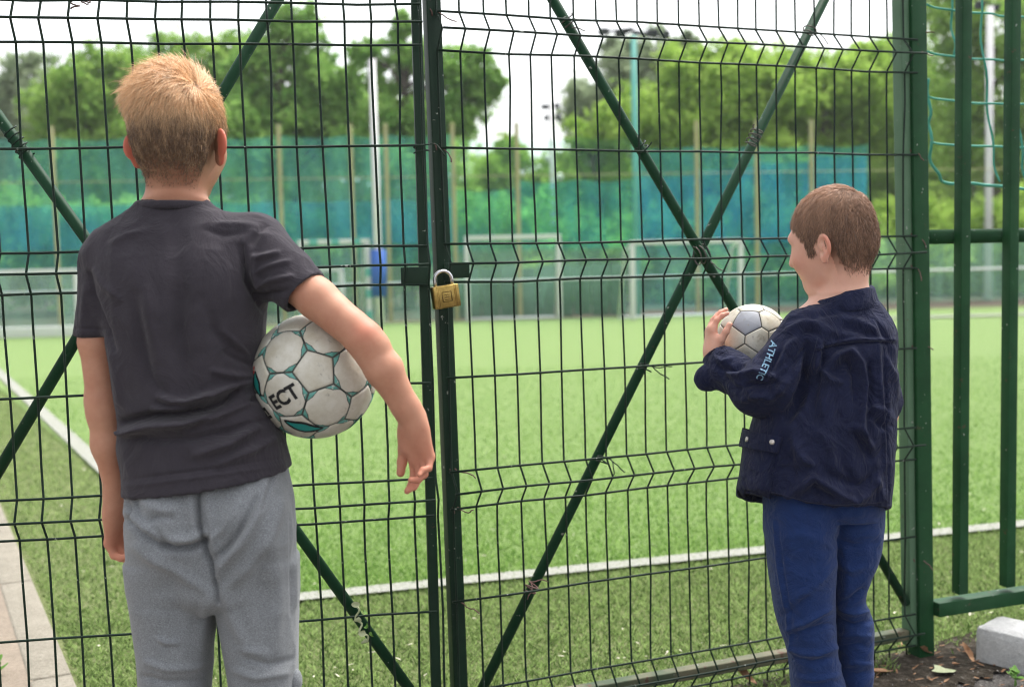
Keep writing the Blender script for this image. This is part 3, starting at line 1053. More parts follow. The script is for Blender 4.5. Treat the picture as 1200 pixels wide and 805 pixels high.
# ball-stop net hanging behind the railing
NB = Leaf(RL.w((0, 0.075, 0)), 0.375)
net = thing('ball_net', NB.O, 'teal rope ball net hanging loose behind the green railing', 'net', None, NB.ang)
def cord(pixels, r):
    P = np.array([NB.loc(x, y, 0.0) for x, y in pixels])
    X, Y = spline(np.arange(len(P)), P, 5)
    Y[:, 1] += 0.006 * np.sin(np.arange(len(Y)) * 0.9)
    V, F = tube(Y, r, 6)
    obj('cord', V, F, M['rope'], net, local=True)


for rowpts in ([(1086, 5), (1112, 12), (1150, 15), (1172, 18), (1205, 21), (1260, 26)],
               [(1087, 60), (1112, 66), (1150, 69), (1180, 71), (1205, 71), (1260, 75)],
               [(1088, 113), (1114, 118), (1153, 121), (1185, 122), (1208, 122), (1265, 124)],
               [(1091, 166), (1115, 170), (1158, 171), (1190, 173), (1210, 172), (1265, 174)]):
    cord(rowpts, 0.0030)
for colpts in ([(1110, -60), (1114, 0), (1117, 40), (1119, 66)], [(1146, -60), (1149, 0), (1152, 60), (1158, 120), (1163, 175), (1171, 213)],
               [(1180, -60), (1184, 20), (1188, 71), (1192, 122), (1197, 180), (1203, 214)], [(1228, -60), (1233, 71), (1240, 170), (1246, 222)]):
    cord(colpts, 0.0030)
cord([(1088, 92), (1089, 130), (1090, 150), (1091, 184), (1100, 206), (1112, 215), (1128, 214), (1150, 216), (1171, 218), (1200, 221), (1250, 226)], 0.0042)

# ------------------------------------------------------------------ kerb stone, litter, weeds
kbase = ground_at(1150, 776)
bm = bmesh.new()
kx, ky = norm([0.68, -0.73, 0]), norm([0.73, 0.68, 0])
k0 = ground_at(1141, 774)
V, F = box(k0 + kx * 0.26 + ky * 0.07 + np.array([0, 0, 0.032]), [kx, ky, [0, 0, 1]], (0.26, 0.07, 0.060), 0.02)
bm = bmesh.new()
vs = [bm.verts.new(v) for v in V]
for f in F:
    for q in f: bm.faces.new([vs[i] for i in q])
bmesh.ops.subdivide_edges(bm, edges=list(bm.edges), cuts=3, use_grid_fill=True)
bmesh.ops.triangulate(bm, faces=list(bm.faces))
bm.verts.index_update()
V = np.array([v.co[:] for v in bm.verts]); F3 = np.array([[v.index for v in f.verts] for f in bm.faces]); bm.free()
V += (vnoise(V * 30, 3) * 0.004 + vnoise(V * 90, 5) * 0.0018)[:, None] * norm([-0.3, -0.6, 0.7])
tag(obj('kerb_stone', V, F3, M['kerb']), 'grey concrete kerb stone lying on the soil below the railing', 'kerb stone')


def leaf_mesh(L, Wd, curl, lobes, seed):
    r = np.random.default_rng(seed)
    n = 14
    a = np.linspace(0, 2 * np.pi, n, endpoint=False)
    rad = 1 + (0.22 * np.cos(a * lobes) if lobes else 0) + r.normal(0, 0.06, n)
    X = np.cos(a) * L / 2 * rad; Y = np.sin(a) * Wd / 2 * rad
    V = [[0, 0, 0]]; 
    ring = np.stack([X, Y, curl * (np.abs(Y) / (Wd / 2)) ** 2 * Wd + curl * 0.6 * (X / (L / 2)) ** 2 * L * 0.4], 1)
    V = np.vstack([[0, 0, 0.0], ring * 0.5 * np.array([1, 1, 0.6]), ring])
    F3 = np.array([(0, 1 + i, 1 + (i + 1) % n) for i in range(n)])
    F4 = np.array([(1 + i, 1 + n + i, 1 + n + (i + 1) % n, 1 + (i + 1) % n) for i in range(n)])
    return V, [F3, F4]


def put_leaf(name, px, py, L, Wd, curl, lobes, yaw, tilt, m, label, group, seed, z=0.008):
    V, F = leaf_mesh(L, Wd, curl, lobes, seed)
    R = Matrix.Rotation(yaw, 3, 'Z') @ Matrix.Rotation(tilt, 3, 'Y')
    V = V @ np.array(R).T + ground_at(px, py, z)
    tag(obj(name, V, F, m), label, 'leaf', group)


G_ = 'fallen leaves by the gate post'
put_leaf('fallen_leaf', 1106, 786, 0.058, 0.05, 0.12, 4, 0.3, 0.1, M['pale_leaf'], 'pale green lobed leaf lying flat on the asphalt', G_, 1)
put_leaf('fallen_leaf', 1133, 764, 0.055, 0.018, 0.5, 0, 1.9, -0.75, M['dry_leaf'], 'upright curled brown leaf against the end of the kerb stone', G_, 2, 0.03)
put_leaf('fallen_leaf', 1030, 787, 0.075, 0.028, 0.25, 0, 0.3, 0.12, M['dry_leaf'], 'broad brown leaf beside the blue trousers', G_, 3)
put_leaf('fallen_leaf', 872, 792, 0.06, 0.028, 0.4, 3, -0.7, 0.5, M['dry_leaf'], 'rust coloured leaf caught under the mesh left of the blue trousers', G_, 4, 0.03)
put_leaf('fallen_leaf', 1120, 778, 0.034, 0.013, 0.4, 0, 0.7, 0.2, M['dry_leaf'], 'thin brown leaf right of the pale lobed leaf', G_, 5)
put_leaf('fallen_leaf', 1083, 762, 0.04, 0.02, 0.5, 3, 0.2, 0.6, M['dry_leaf'], 'crumpled brown leaf at the foot of the thick post', G_, 6, 0.02)
# small dead bits: nobody could count them
def litter(n, region, size, m, name, seed, z, label):
    r = np.random.default_rng(seed)
    Vs, Fs, k = [], [], 0
    for _ in range(n):
        x, y = region(r)
        V, F = leaf_mesh(size * r.uniform(0.5, 1.5), size * r.uniform(0.2, 0.5), r.uniform(0.1, 0.7), 0, int(r.integers(1e6)))
        R = Matrix.Rotation(r.uniform(0, 6.3), 3, 'Z') @ Matrix.Rotation(r.uniform(-.5, .5), 3, 'Y')
        Vs.append((V[:1 + 14] * 2) @ np.array(R).T + [x, y, z + r.uniform(0, 0.006)])
        Fs.append(np.array([(0, 1 + i, 1 + (i + 1) % 14) for i in range(14)]) + k)
        k += 15
    o = obj(name, np.vstack(Vs), np.vstack(Fs), m)
    tag(o, label, 'leaf litter', None, 'stuff')


def reg_post(r):
    p = ground_at(r.uniform(1000, 1230), r.uniform(756, 830)); return p[0], p[1]
def reg_pitch(r):
    p = ground_at(r.uniform(-60, 1250), 640 + 200 * r.uniform(-0.6, 1) ); return p[0], max(p[1], NL(p[0]) * 0 + 2.9 + 0.3 * max(p[0], 0))
litter(110, reg_post, 0.017, M['dry_leaf'], 'leaf_litter', 11, 0.004, 'brown shreds of dead leaves on the soil by the post')
def reg_court(r):
    p = ground_at(r.uniform(820, 1240), r.uniform(752, 850)); return p[0], p[1]
litter(700, reg_court, 0.006, M['pebble'], 'grit', 14, 0.002, 'loose grit on the asphalt and soil by the post')
litter(150, reg_pitch, 0.015, M['petal'], 'pale_litter', 12, 0.02, 'pale petals and shreds scattered over the near turf')


def weed(name, px, py, n, size, label, seed, z=0.0):
    r = np.random.default_rng(seed)
    b = ground_at(px, py, z)
    w = thing(name, b, label, 'weed', 'weeds in the gravel')
    for i in range(n):
        yaw = r.uniform(0, 6.28); h = size * r.uniform(0.3, 1.0)
        V, F = leaf_mesh(size * r.uniform(0.7, 1.1), size * r.uniform(0.5, 0.8), 0.2, 3, int(r.integers(1e6)))
        V = V + [size * 0.55, 0, 0]
        R = Matrix.Rotation(yaw, 3, 'Z') @ Matrix.Rotation(r.uniform(-0.9, -0.1), 3, 'Y')
        obj('leaf', V @ np.array(R).T + b + [0, 0, h], F, M['weed'], w)
        tip = b + [0, 0, h]
        V, F = tube([b + [r.uniform(-.006, .006), r.uniform(-.006, .006), 0], tip], 0.0012, 5)
        obj('stem', V, F, M['weed'], w)


weed('weed', 1164, 772, 5, 0.02, 'small weed with round leaves growing against the kerb stone', 1)
weed('weed', 1190, 802, 8, 0.026, 'larger leafy weed at the bottom right in front of the kerb stone', 2)
weed('weed', -8, 800, 9, 0.04, 'green weed on the concrete walk at the left edge', 3, 0.02)
# sprig of bindweed caught on the left brace
vb = LLf.w(LLf.loc(424, 728, -0.012))
vine = thing('bindweed_sprig', vb, 'withered green bindweed sprig twisted round the left gate brace', 'sprig')
q = [LLf.w(LLf.loc(*p, -0.006)) for p in ((414, 706), (421, 714), (416, 724), (424, 730), (421, 740), (431, 744), (430, 752))]
X, Y = spline(np.arange(len(q)), np.array(q), 4)
V, F = tube(Y, 0.0022, 5)
obj('stem', V, F, M['pale_leaf'], vine)
for i, p in enumerate(((417, 708), (426, 716), (419, 727), (431, 733), (424, 742), (434, 744), (428, 752))):
    V, F = leaf_mesh(0.017, 0.012, 0.4, 0, i)
    R = Matrix.Rotation(i * 1.7, 3, 'Z') @ Matrix.Rotation(1.1, 3, 'X')
    obj('leaf', V @ np.array(R).T + LLf.w(LLf.loc(*p, -0.012)), F, M['weed'] if i % 2 else M['pale_leaf'], vine)

# ------------------------------------------------------------------ turf fibres (real blades on the near turf)
def fibres(name, n, region, h, m, seed, z, label):
    r = np.random.default_rng(seed)
    P = region(r, n)
    n = len(P)
    yaw = r.uniform(0, 2 * np.pi, n); w = r.uniform(0.0012, 0.003, n) * 1.2; hh = h * r.uniform(0.5, 1.4, n)
    base = np.column_stack([P, np.full(n, z)])
    s = np.column_stack([np.cos(yaw), np.sin(yaw), np.zeros(n)]) * w[:, None]
    lean = np.column_stack([r.normal(0, 0.8, n), r.normal(0, 0.8, n), np.ones(n)]) * hh[:, None]
    V = np.stack([base - s, base + s, base + lean], 1).reshape(-1, 3)
    F = np.arange(3 * n).reshape(-1, 3)
    tint = np.repeat(r.uniform(0, 1, n), 3)
    o = obj(name, V, F, m, smooth=False, attrs={'tint': tint})
    tag(o, label, 'turf', None, 'stuff')


M['blade_old'] = leaf_mat('worn_turf_blade', (0.045, 0.088, 0.02), (0.37, 0.50, 0.18))
M['blade'] = leaf_mat('bright_turf_blade', (0.045, 0.14, 0.015), (0.34, 0.50, 0.15))
def reg_old(r, n):
    x = r.uniform(-2.4, 2.3, n); y = r.uniform(2.5, 4.5, n)
    k = (y < NL(x) - 0.035 + r.normal(0, .012, n)) & (y > 2.52 + 0.40 * x) & ((x < .95) | (y > 3.06 + .375 * (x - 1.03) + r.normal(0, .03, n))) & (y > 2.45 + 0.17 * x) & ((x - kerb_b[0]) * kd[1] - (y - kerb_b[1]) * kd[0] > 0.01)
    return np.stack([x, y], 1)[k]
def reg_new(r, n):
    u = r.uniform(0, 1, n); y = 3.5 + 7.5 * u ** 2.6; x = r.uniform(-0.47, 0.47, n) * y
    k = (y > NL(x) + 0.04 + r.normal(0, .012, n)) & (y > LL(x) + 0.06)
    return np.stack([x, y], 1)[k]
fibres('worn_turf_fibres', 170000, reg_old, 0.014, M['blade_old'], 21, 0.0, 'worn olive turf fibres between the gate and the white line')
def reg_side(r, n):
    y = 3.15 + 6.9 * r.uniform(0, 1, n) ** 1.6; x = r.uniform(-4.6, -0.6, n)
    k = (y < LL(x) - 0.05) & (y > NL(x) - .08) & ((x - kerb_b[0]) * kd[1] - (y - kerb_b[1]) * kd[0] > 0.01)
    return np.stack([x, y], 1)[k]
fibres('side_turf_fibres', 200000, reg_side, 0.014, M['blade_old'], 23, 0.0, 'worn olive turf fibres left of the side line')
fibres('bright_turf_fibres', 170000, reg_new, 0.015, M['blade'], 22, 0.006, 'bright green turf fibres beyond the white line')

# ------------------------------------------------------------------ far side of the pitch
FA, FB = np.array([-12.0, 17.7]), np.array([13.0, 20.7])
FK = (FB[1] - FA[1]) / (FB[0] - FA[0])
FL = Leaf((0, 19.15, 0), FK)
strip('kerb_band', FA - [0, 0.35], FB - [0, 0.35], 0.22, 0.02, M['concrete'])
strip('white_edge_path', (3.6, 16.9), (11, 17.4), 0.35, 0.024, M['line'])
ff = thing('windbreak_fence', FL.O, 'tall screen fence of green and blue netting across the far end', 'fence', None, FL.ang)
PX = [-62, 5, 64, 160, 243, 329, 413, 454, 532, 607, 680, 745, 817, 887, 951, 1020, 1110, 1205, 1290]
POST = [FL.loc(p, 230, 0.0)[0] for p in PX]
ZT = 2.98
for i, x in enumerate(POST):
    if PX[i] in (5, 160, 243, 680, 745, 1020, 1110, 1205): continue
    V, F = box((x, 0, ZT / 2 + 0.06), EYE, (0.030, 0.03, ZT / 2 + 0.08), 0.006)
    obj('post', V, F, M['tan_post'], ff, local=True, smooth=False)
for z in (0.62, 2.28):
    V, F = tube([(POST[0], -0.05, z), (POST[-1], -0.05, z)], 0.02 if z < 1 else 0.007, 6)
    obj('rail', V, F, M['tan_post'] if z > 1 else M['white_board'], ff, local=True)


def panel(i, z0, z1, m, name='net_panel', y=0.07, sl=0.0, x0=None, x1=None):
    a = POST[i] + 0.005 if x0 is None else x0; b = POST[i + 1] - 0.005 if x1 is None else x1
    nx, nz = 10, 10
    X, Z = np.meshgrid(np.linspace(a, b, nx), np.linspace(0, 1, nz), indexing='ij')
    top = z1 - sl * np.sin((X - a) / (b - a) * np.pi)
    Zs = z0 + (top - z0) * Z
    Y = y + 0.03 * np.sin(X * 5.3 + i) * np.sin(Z * 3.1)
    V = np.stack([X, Y, Zs], -1).reshape(-1, 3)
    id_ = np.arange(nx * nz).reshape(nx, nz)
    F = np.stack([id_[:-1, :-1], id_[1:, :-1], id_[1:, 1:], id_[:-1, 1:]], -1).reshape(-1, 4)
    obj(name, V, F, m, ff, local=True)


for i in range(len(POST) - 1):
    p = (PX[i] + PX[i + 1]) / 2
    if p < 500:
        panel(i, 0.9, ZT - 0.02, M['net_green'], sl=0.05)
        panel(i, 1.25, 1.95, M['net_blue'], 'blue_net_panel', 0.13, 0.03)
        panel(i, 0.03, 0.9, M['net_low'], 'lower_net_panel', 0.075)
    elif p < 745:
        panel(i, 1.15, 2.9, M['net_thin'], sl=0.06)
        panel(i, 1.1, 2.1 + (0.12 if p > 640 else 0), M['net_green'] if p < 600 else M['net_teal'], 'blue_net_panel', 0.13, 0.05)
        panel(i, 0.05, 1.1, M['net_low'], 'lower_net_panel', 0.075)
    elif p < 1060:
        panel(i, 0.95, 2.72, M['net_teal'], sl=0.05)
        panel(i, 1.15, 2.2 + (p - 745) / 310 * 0.45, M['net_blue'], 'blue_net_panel', 0.13, 0.02)
        panel(i, 0.08, 0.95, M['net_green'], 'lower_net_panel', 0.075)
    else:
        panel(i, 0.08, 1.16, M['net_low'], 'lower_net_panel', 0.075, 0.0)
# dull boards low behind the middle goal
bdx0, bdx1 = FL.loc(520, 340, 0.25)[0], FL.loc(735, 340, 0.25)[0]
bd = thing('board_wall', FL.w((bdx0, 0.25, 0)), 'low weathered grey green board wall behind the middle goal', 'wall', None, FL.ang)
nb = 10
for i in range(nb):
    w = (bdx1 - bdx0) / nb
    V, F = box((w * (i + 0.5), 0.0, 0.42), EYE, (w / 2 - 0.012, 0.02, 0.41 + random.uniform(-0.02, 0.02)), 0.004)
    obj('board', V, F, M['board_grey'], bd, local=True, smooth=False)


def goal(name, label, A, B, h, depth, bands=None, w=0.034, group='small goals at the far end'):
    """goal frame between ground points A and B (world xy)"""
    A = np.append(A, 0.02); B = np.append(B, 0.02)
    d = norm(B - A); n = np.array([-d[1], d[0], 0]); Z = np.array([0, 0, 1.0])
    g = thing(name, A, label, 'goal', group)
    ax = [d, n, Z]
    for p in (A, B):
        V, F = box(p + Z * h / 2, ax, (w, w, h / 2), 0.006)
        o = obj('goal_post', V, F, M['white_board'], g, smooth=False)
        if bands:
            for k in range(int(h / bands / 2)):
                V, F = box(p + Z * (bands * (2 * k + 1.5) - bands * 0.5), ax, (w + .004, w + .004, bands / 2 * 0.8), 0.004)
                obj('band', V, F, M[bm_], o, smooth=False)
    L = np.linalg.norm(B - A)
    V, F = box((A + B) / 2 + Z * h, ax, (L / 2 + w, w, w), 0.006)
    cb = obj('crossbar', V, F, M['white_board'], g, smooth=False)
    if bands:
        for k in range(int(L / bands / 2)):
            V, F = box(A + d * (bands * (2 * k + 1.2)) + Z * h, ax, (bands / 2 * 0.8, w + .004, w + .004), 0.004)
            obj('band', V, F, M[bm_], cb, smooth=False)
    for p in (A, B):
        V, F = tube([p + Z * h, p + Z * h * 0.9 + n * depth * 0.5, p + n * depth], 0.02, 6)
        obj('stay', V, F, M['white_board'], g)
    V, F = tube([A + n * depth, B + n * depth], 0.025, 6)
    obj('back_bar', V, F, M['white_board'], g)
    q = np.array([A + Z * h, B + Z * h, B + n * depth, A + n * depth])
    obj('goal_net', q, np.array([[0, 1, 2, 3]]), M['net_goal'], g, smooth=False)
    return g


bm_ = 'teal_paint'
ZG = 18.4
gp = lambda px, py: ground_at(px, py)[:2]
def at_d(px, d):
    p = at(px, 300, d); return p[:2]
goal('handball_goal', 'banded white goal seen behind the arm holding the ball', at_d(352, 17.6), at_d(431, 17.9), 1.26, 0.7, 0.16)
goal('small_goal', 'white goal frame in the middle of the far end', at_d(547, 18.5), at_d(655, 18.6), 1.28, 0.5)
goal('small_goal', 'low white goal frame behind the crossing braces', at_d(741, 17.9), at_d(868, 18.4), 1.15, 0.6)
goal('small_goal', 'low white goal frame at the left edge behind the fair haired boy', at_d(-45, 17.0), at_d(88, 17.2), 0.92, 0.5)
goal('small_goal', 'small white goal frame just left of the banded goal', at_d(366, 18.3), at_d(399, 18.3), 0.85, 0.4)
# low white board left
wa, wb = at_d(-60, 16.4), at_d(96, 16.6)
d_ = norm(np.append(wb - wa, 0))
V, F = box([*((wa + wb) / 2), 0.11], [d_, [-d_[1], d_[0], 0], [0, 0, 1]], (np.linalg.norm(wb - wa) / 2, 0.03, 0.075), 0.01)
tag(obj('rebound_board', V, F, M['white_board'], smooth=False), 'long low white board on the turf at the left far end', 'board')
V, F = box([*(at_d(800, 18.0)), 0.0], EYE, (0.0, 0, 0)) if False else (None, None)


def pole(name, px, y_top, d, r0, r1, m, label, pad=None, globes=(), lights=None, cat='lamp post'):
    b = np.append(at(px, 300, d)[:2], 0.0)
    Zt = at(px, y_top, d)[2]
    t = thing(name, b, label, cat, 'poles beyond the pitch')
    V, F = tube([b, b + [0, 0, Zt]], [r0, r1], 12)
    obj('pole', V, F, m, t)
    if pad:
        V, F = tube([b + [0, 0, pad[0]], b + [0, 0, pad[1]]], r0 * 1.8, 12)
        obj('pad', V, F, M['blue_pad'], t)
    for gx, gy in globes:
        c = at(gx, gy, d)
        bm = bmesh.new(); bmesh.ops.create_icosphere(bm, subdivisions=2, radius=0.085)
        bm.verts.index_update()
        V = np.array([v.co[:] for v in bm.verts]) + c; F3 = np.array([[v.index for v in f.verts] for f in bm.faces]); bm.free()
        obj('globe', V, F3, M['globe'], t)
        V, F = tube([c, [b[0], b[1], c[2] - 0.06]], 0.015, 6)
        obj('bracket', V, F, M['lamp_grey'], t)
    for i, (lx, ly, w, h) in enumerate(lights or ()):
        c = at(lx, ly, d)
        V, F = box(c, EYE, (w / FPX * d / 2, 0.09, h / FPX * d / 2), 0.015)
        o = obj('floodlight', V, F, M['lamp_grey'], t, smooth=False)
        V, F = tube([c + [0, 0.05, 0], [b[0], b[1] + 0.05, c[2]]], 0.025, 6)
        obj('bracket', V, F, M['lamp_grey'], o)
    return t


pole('lamp_post', 443, 72, 17.9, 0.065, 0.05, M['white_paint'], 'tall white pole with blue pad left of the gate stile', pad=(0.45, 1.15))
pole('lamp_post', 649, 120, 26, 0.06, 0.045, M['white_paint'], 'slim white pole with four small floodlights against the sky',
     globes=((642, 185), (656, 207)), lights=((639, 125, 10, 5), (653, 124, 6, 6), (640, 138, 5, 6), (655, 137, 5, 6)))
pole('lamp_post', 746, 45, 19.4, 0.055, 0.045, M['teal_paint'], 'teal pole with floodlights rising before the trees',
     lights=((707, 37, 12, 7), (727, 39, 12, 8), (764, 39, 14, 8), (781, 41, 7, 9)))
pole('lamp_post', 1158, 12, 22, 0.07, 0.06, M['white_paint'], 'white pole with dark lamp head seen through the rope net',
     lights=((1148, 6, 10, 9), (1166, 9, 9, 7)))
V, F = None, None

# ------------------------------------------------------------------ trees
def crown(parent, blobs, m, d, leaf=0.11, dens=1.0, name='crown', seed=0, squash=1.0):
    r = np.random.default_rng(seed)
    C, S_ = [], []
    for (px, py, rp) in blobs:
        c = at(px, py, d + r.uniform(-0.6, 0.6) * rp / FPX * d); R = rp / FPX * d
        ncl = int(26 * dens)
        v = r.normal(size=(ncl, 3)); v /= np.linalg.norm(v, axis=1)[:, None]
        cc = c + v * (R * r.uniform(0.25, 1.0, ncl) ** 0.6)[:, None] * np.array([1, 1, squash])
        nl = int(max(40, min(300, 46 * (R / leaf) ** 2 / ncl * 0.55)))
        off = r.normal(size=(ncl, nl, 3)) * (R * 0.19) * np.array([1, 1, 0.8])
        P = (cc[:, None] + off).reshape(-1, 3)
        C.append(P)
        S_.append(np.repeat(r.uniform(0, 1, ncl), nl))
    P = np.concatenate(C); tint = np.clip(np.concatenate(S_) * 0.7 + r.uniform(-0.1, 0.4, len(P)), 0, 1)
    keep = P[:, 2] > 0.05
    P, tint = P[keep], tint[keep]
    n = len(P)
    a = r.normal(size=(n, 3)); a /= np.linalg.norm(a, axis=1)[:, None]
    b = np.cross(a, r.normal(size=(n, 3))); b /= np.linalg.norm(b, axis=1)[:, None]
    sz = leaf * r.uniform(0.6, 1.25, n)[:, None]
    V = np.stack([P - a * sz, P + b * sz * 0.45, P + a * sz, P - b * sz * 0.45], 1).reshape(-1, 3)
    F = np.arange(4 * n).reshape(-1, 4)
    obj(name, V, F, m, parent, smooth=False, attrs={'tint': np.repeat(tint, 4)})


def tree(name, label, px, d, blobs, m, trunk_r=0.12, leaf=0.11, dens=1.0, seed=0, group='trees beyond the pitch', cat='tree'):
    b = np.append(at_d(px, d), -0.02)
    t = thing(name, b, label, cat, group)
    crown(t, blobs, m, d, leaf, dens, seed=seed)
    r = np.random.default_rng(seed + 99)
    top = at(px, min(q[1] for q in blobs), d)[2] * 0.86
    P = [b]; n = 7
    for i in range(1, n):
        f = i / (n - 1)
        P.append(b + np.array([r.normal(0, 0.05) * f * 2, r.normal(0, 0.05) * f * 2, top * f]))
    P = np.array(P)
    V, F = tube(P, np.linspace(trunk_r, trunk_r * 0.2, n), 8)
    tr = obj('trunk', V, F, M['bark'], t)
    for (qx, qy, rp) in blobs:
        c = at(qx, qy, d)
        f = np.clip((c[2] - rp / FPX * d * 0.9) / max(top, 0.1), 0.15, 0.9)
        s = np.array([np.interp(f, np.linspace(0, 1, n), P[:, k]) for k in range(3)])
        mid = (s + c) / 2 + np.array([r.normal(0, .1), r.normal(0, .1), 0.15])
        for e in range(2):
            tip = c + r.normal(0, rp / FPX * d * 0.4, 3)
            V, F = tube(np.array([s, mid, tip]), [trunk_r * 0.4, trunk_r * 0.25, trunk_r * 0.06], 6)
            obj('limb', V, F, M['bark'], t)


T = tree
T('tree', 'pale sparse tree at the far left edge', 20, 31, [(25, 100, 34), (50, 95, 30), (5, 150, 44), (60, 160, 40), (50, 140, 36), (30, 200, 50), (-40, 170, 50)], M['leaf_blue'], 0.11, 0.12, 0.8, 1)
T('tree', 'dense rounded green tree left of the fair haired head', 110, 27, [(105, 115, 42), (130, 100, 38), (80, 160, 46), (130, 175, 55), (165, 140, 44), (75, 225, 50), (150, 85, 28), (70, 120, 38), (100, 80, 30), (170, 100, 36)], M['leaf_mid'], 0.15, 0.09, 1.1, 2)
T('tree', 'broad green tree directly behind the fair haired head', 225, 29, [(190, 75, 34), (235, 70, 36), (262, 95, 40), (205, 130, 55), (255, 180, 60), (180, 210, 55), (290, 110, 44), (285, 60, 30), (160, 110, 34)], M['leaf_mid'], 0.16, 0.09, 1.1, 3)
T('tree', 'tall open crowned tree left of the gate stiles', 345, 25, [(335, 45, 32), (320, 85, 40), (362, 60, 26), (375, 105, 36), (345, 140, 50), (300, 130, 36), (395, 155, 44), (320, 195, 50), (410, 130, 34), (300, 75, 34), (395, 95, 30), (425, 165, 40), (290, 160, 44), (350, 25, 24)], M['leaf_dark'], 0.14, 0.10, 0.85, 4)
T('tree', 'tree with hanging boughs behind the gate stiles', 478, 24, [(470, 60, 24), (455, 110, 30), (500, 70, 26), (535, 85, 36), (560, 105, 26), (545, 135, 30), (500, 150, 40), (440, 165, 40), (475, 200, 45), (578, 98, 14), (470, 30, 18), (430, 70, 22), (520, 115, 34), (455, 150, 36), (555, 80, 24)], M['leaf_dark'], 0.13, 0.09, 0.7, 5)
T('tree', 'small round tree under the open patch of sky', 600, 33, [(598, 182, 22), (575, 205, 28), (630, 210, 26), (605, 235, 32), (660, 200, 22)], M['leaf_lime'], 0.10, 0.11, 1.0, 6)
T('tree', 'light green tree right of the slim floodlight pole', 700, 27, [(690, 165, 30), (715, 150, 30), (680, 215, 36), (720, 220, 36), (655, 235, 30)], M['leaf_lime'], 0.12, 0.11, 1.0, 7)
T('tree', 'bare topped grey green tree behind the teal pole', 745, 34, [(700, 130, 40), (735, 75, 32), (765, 60, 32), (715, 95, 32), (780, 85, 34), (725, 110, 30), (770, 105, 34), (750, 160, 46), (800, 55, 18), (715, 55, 10)], M['leaf_blue'], 0.15, 0.12, 0.45, 8)
T('tree', 'large bright tree above the crossing braces', 830, 26, [(830, 85, 36), (865, 75, 30), (800, 125, 40), (850, 135, 46), (895, 115, 40), (820, 190, 56), (880, 195, 50), (770, 140, 48), (905, 85, 38), (845, 105, 44), (800, 85, 34), (870, 130, 44), (925, 105, 36)], M['leaf_lime'], 0.17, 0.09, 1.2, 9)
T('tree', 'yellow green tree above the brown haired boy', 965, 27, [(945, 100, 36), (985, 85, 30), (920, 150, 46), (980, 150, 46), (1025, 120, 40), (950, 210, 50), (1040, 80, 30), (1010, 80, 30), (960, 115, 42), (1030, 150, 42), (1000, 110, 40), (1045, 110, 34), (930, 85, 28)], M['leaf_lime'], 0.16, 0.09, 1.2, 10)
T('tree', 'dark tree behind the thick gate post', 1070, 31, [(1060, 70, 34), (1075, 110, 40), (1045, 160, 44), (1085, 180, 46), (1060, 240, 50), (1020, 220, 40)], M['leaf_mid'], 0.15, 0.09, 1.1, 11)
T('tree', 'tall green tree filling the right edge behind the rope net', 1160, 28, [(1120, 40, 40), (1170, 30, 46), (1215, 60, 46), (1130, 105, 44), (1180, 120, 46), (1225, 150, 40), (1140, 170, 40), (1200, 200, 40), (1110, 0, 30)], M['leaf_mid'], 0.18, 0.095, 1.25, 12)
# hedge and shrubs behind the fence
SH = [('lime shrub behind the netting at the left edge', -20, 24, M['leaf_mid']), ('shrub behind the netting left of the fair haired boy', 60, 24.5, M['leaf_dark']),
      ('shrub hidden behind the shoulder of the fair haired boy', 150, 25, M['leaf_mid']), ('dark shrub right of the fair haired boy', 270, 24, M['leaf_mid']),
      ('dark shrub left of the white pole', 360, 23.5, M['leaf_mid']), ('shrub right of the white pole', 470, 24, M['leaf_mid']),
      ('lime shrub beyond the middle goal', 570, 25, M['leaf_mid']), ('shrub beyond the slim floodlight pole', 650, 24.5, M['leaf_mid']),
      ('shrub right of the teal pole', 770, 24, M['leaf_mid']), ('shrub behind the crossing braces', 860, 24.5, M['leaf_mid']),
      ('shrub behind the brown haired boy', 960, 24, M['leaf_mid']), ('lime shrub behind the thick gate post', 1060, 25, M['leaf_lime']),
      ('lime shrub between the railing bars', 1135, 25, M['leaf_lime']), ('lime shrub at the right edge under the rope net', 1215, 24.5, M['leaf_lime'])]
for i, (lb, px, d, m) in enumerate(SH):
    b = np.append(at_d(px, d), -0.02)
    t = thing('shrub', b, lb, 'shrub', 'shrubs behind the far fence')
    hgt = 250 + (i * 37) % 30
    crown(t, [(px - 24, hgt + 60, 46), (px + 26, hgt + 55, 48), (px, hgt + 10, 46), (px - 40, hgt + 20, 34), (px + 44, hgt + 12, 34)], m, d, 0.10, 1.0, 'foliage', 200 + i)
    for j in range(3):
        V, F = tube([b + [0.1 * (j - 1), 0, 0], b + [0.3 * (j - 1), 0.05 * j, 0.9]], [0.03, 0.012], 6)
        obj('stem', V, F, M['bark'], t)
# a wood closes the view further back
tmp = []
r = np.random.default_rng(5)
hold = thing('tmp_wood', (0, 46, 0), None, None)
crown(hold, [(x, 258 + r.uniform(-22, 10) + (12 if 560 < x < 690 else 0), 56) for x in range(-120, 1340, 42)] + [(x, 168 + r.uniform(-20, 16), 54) for x in list(range(-120, 540, 44)) + list(range(735, 1340, 44))], M['leaf_mid'], 46, 0.22, 0.9, 'far_wood', 77)
ch = hold.children[0]
ch.parent = None
ch.location = (0, 46, 0)
bpy.data.objects.remove(hold)
tag(ch, 'dim belt of woodland closing the view behind the trees', 'wood', None, 'stuff')

# ================================================================== FIGURES
def frame_from(fwd, up):
    y = norm(fwd); x = norm(np.cross(y, up)); z = np.cross(x, y)
    return np.array([x, y, z])          # rows: right, forward, up


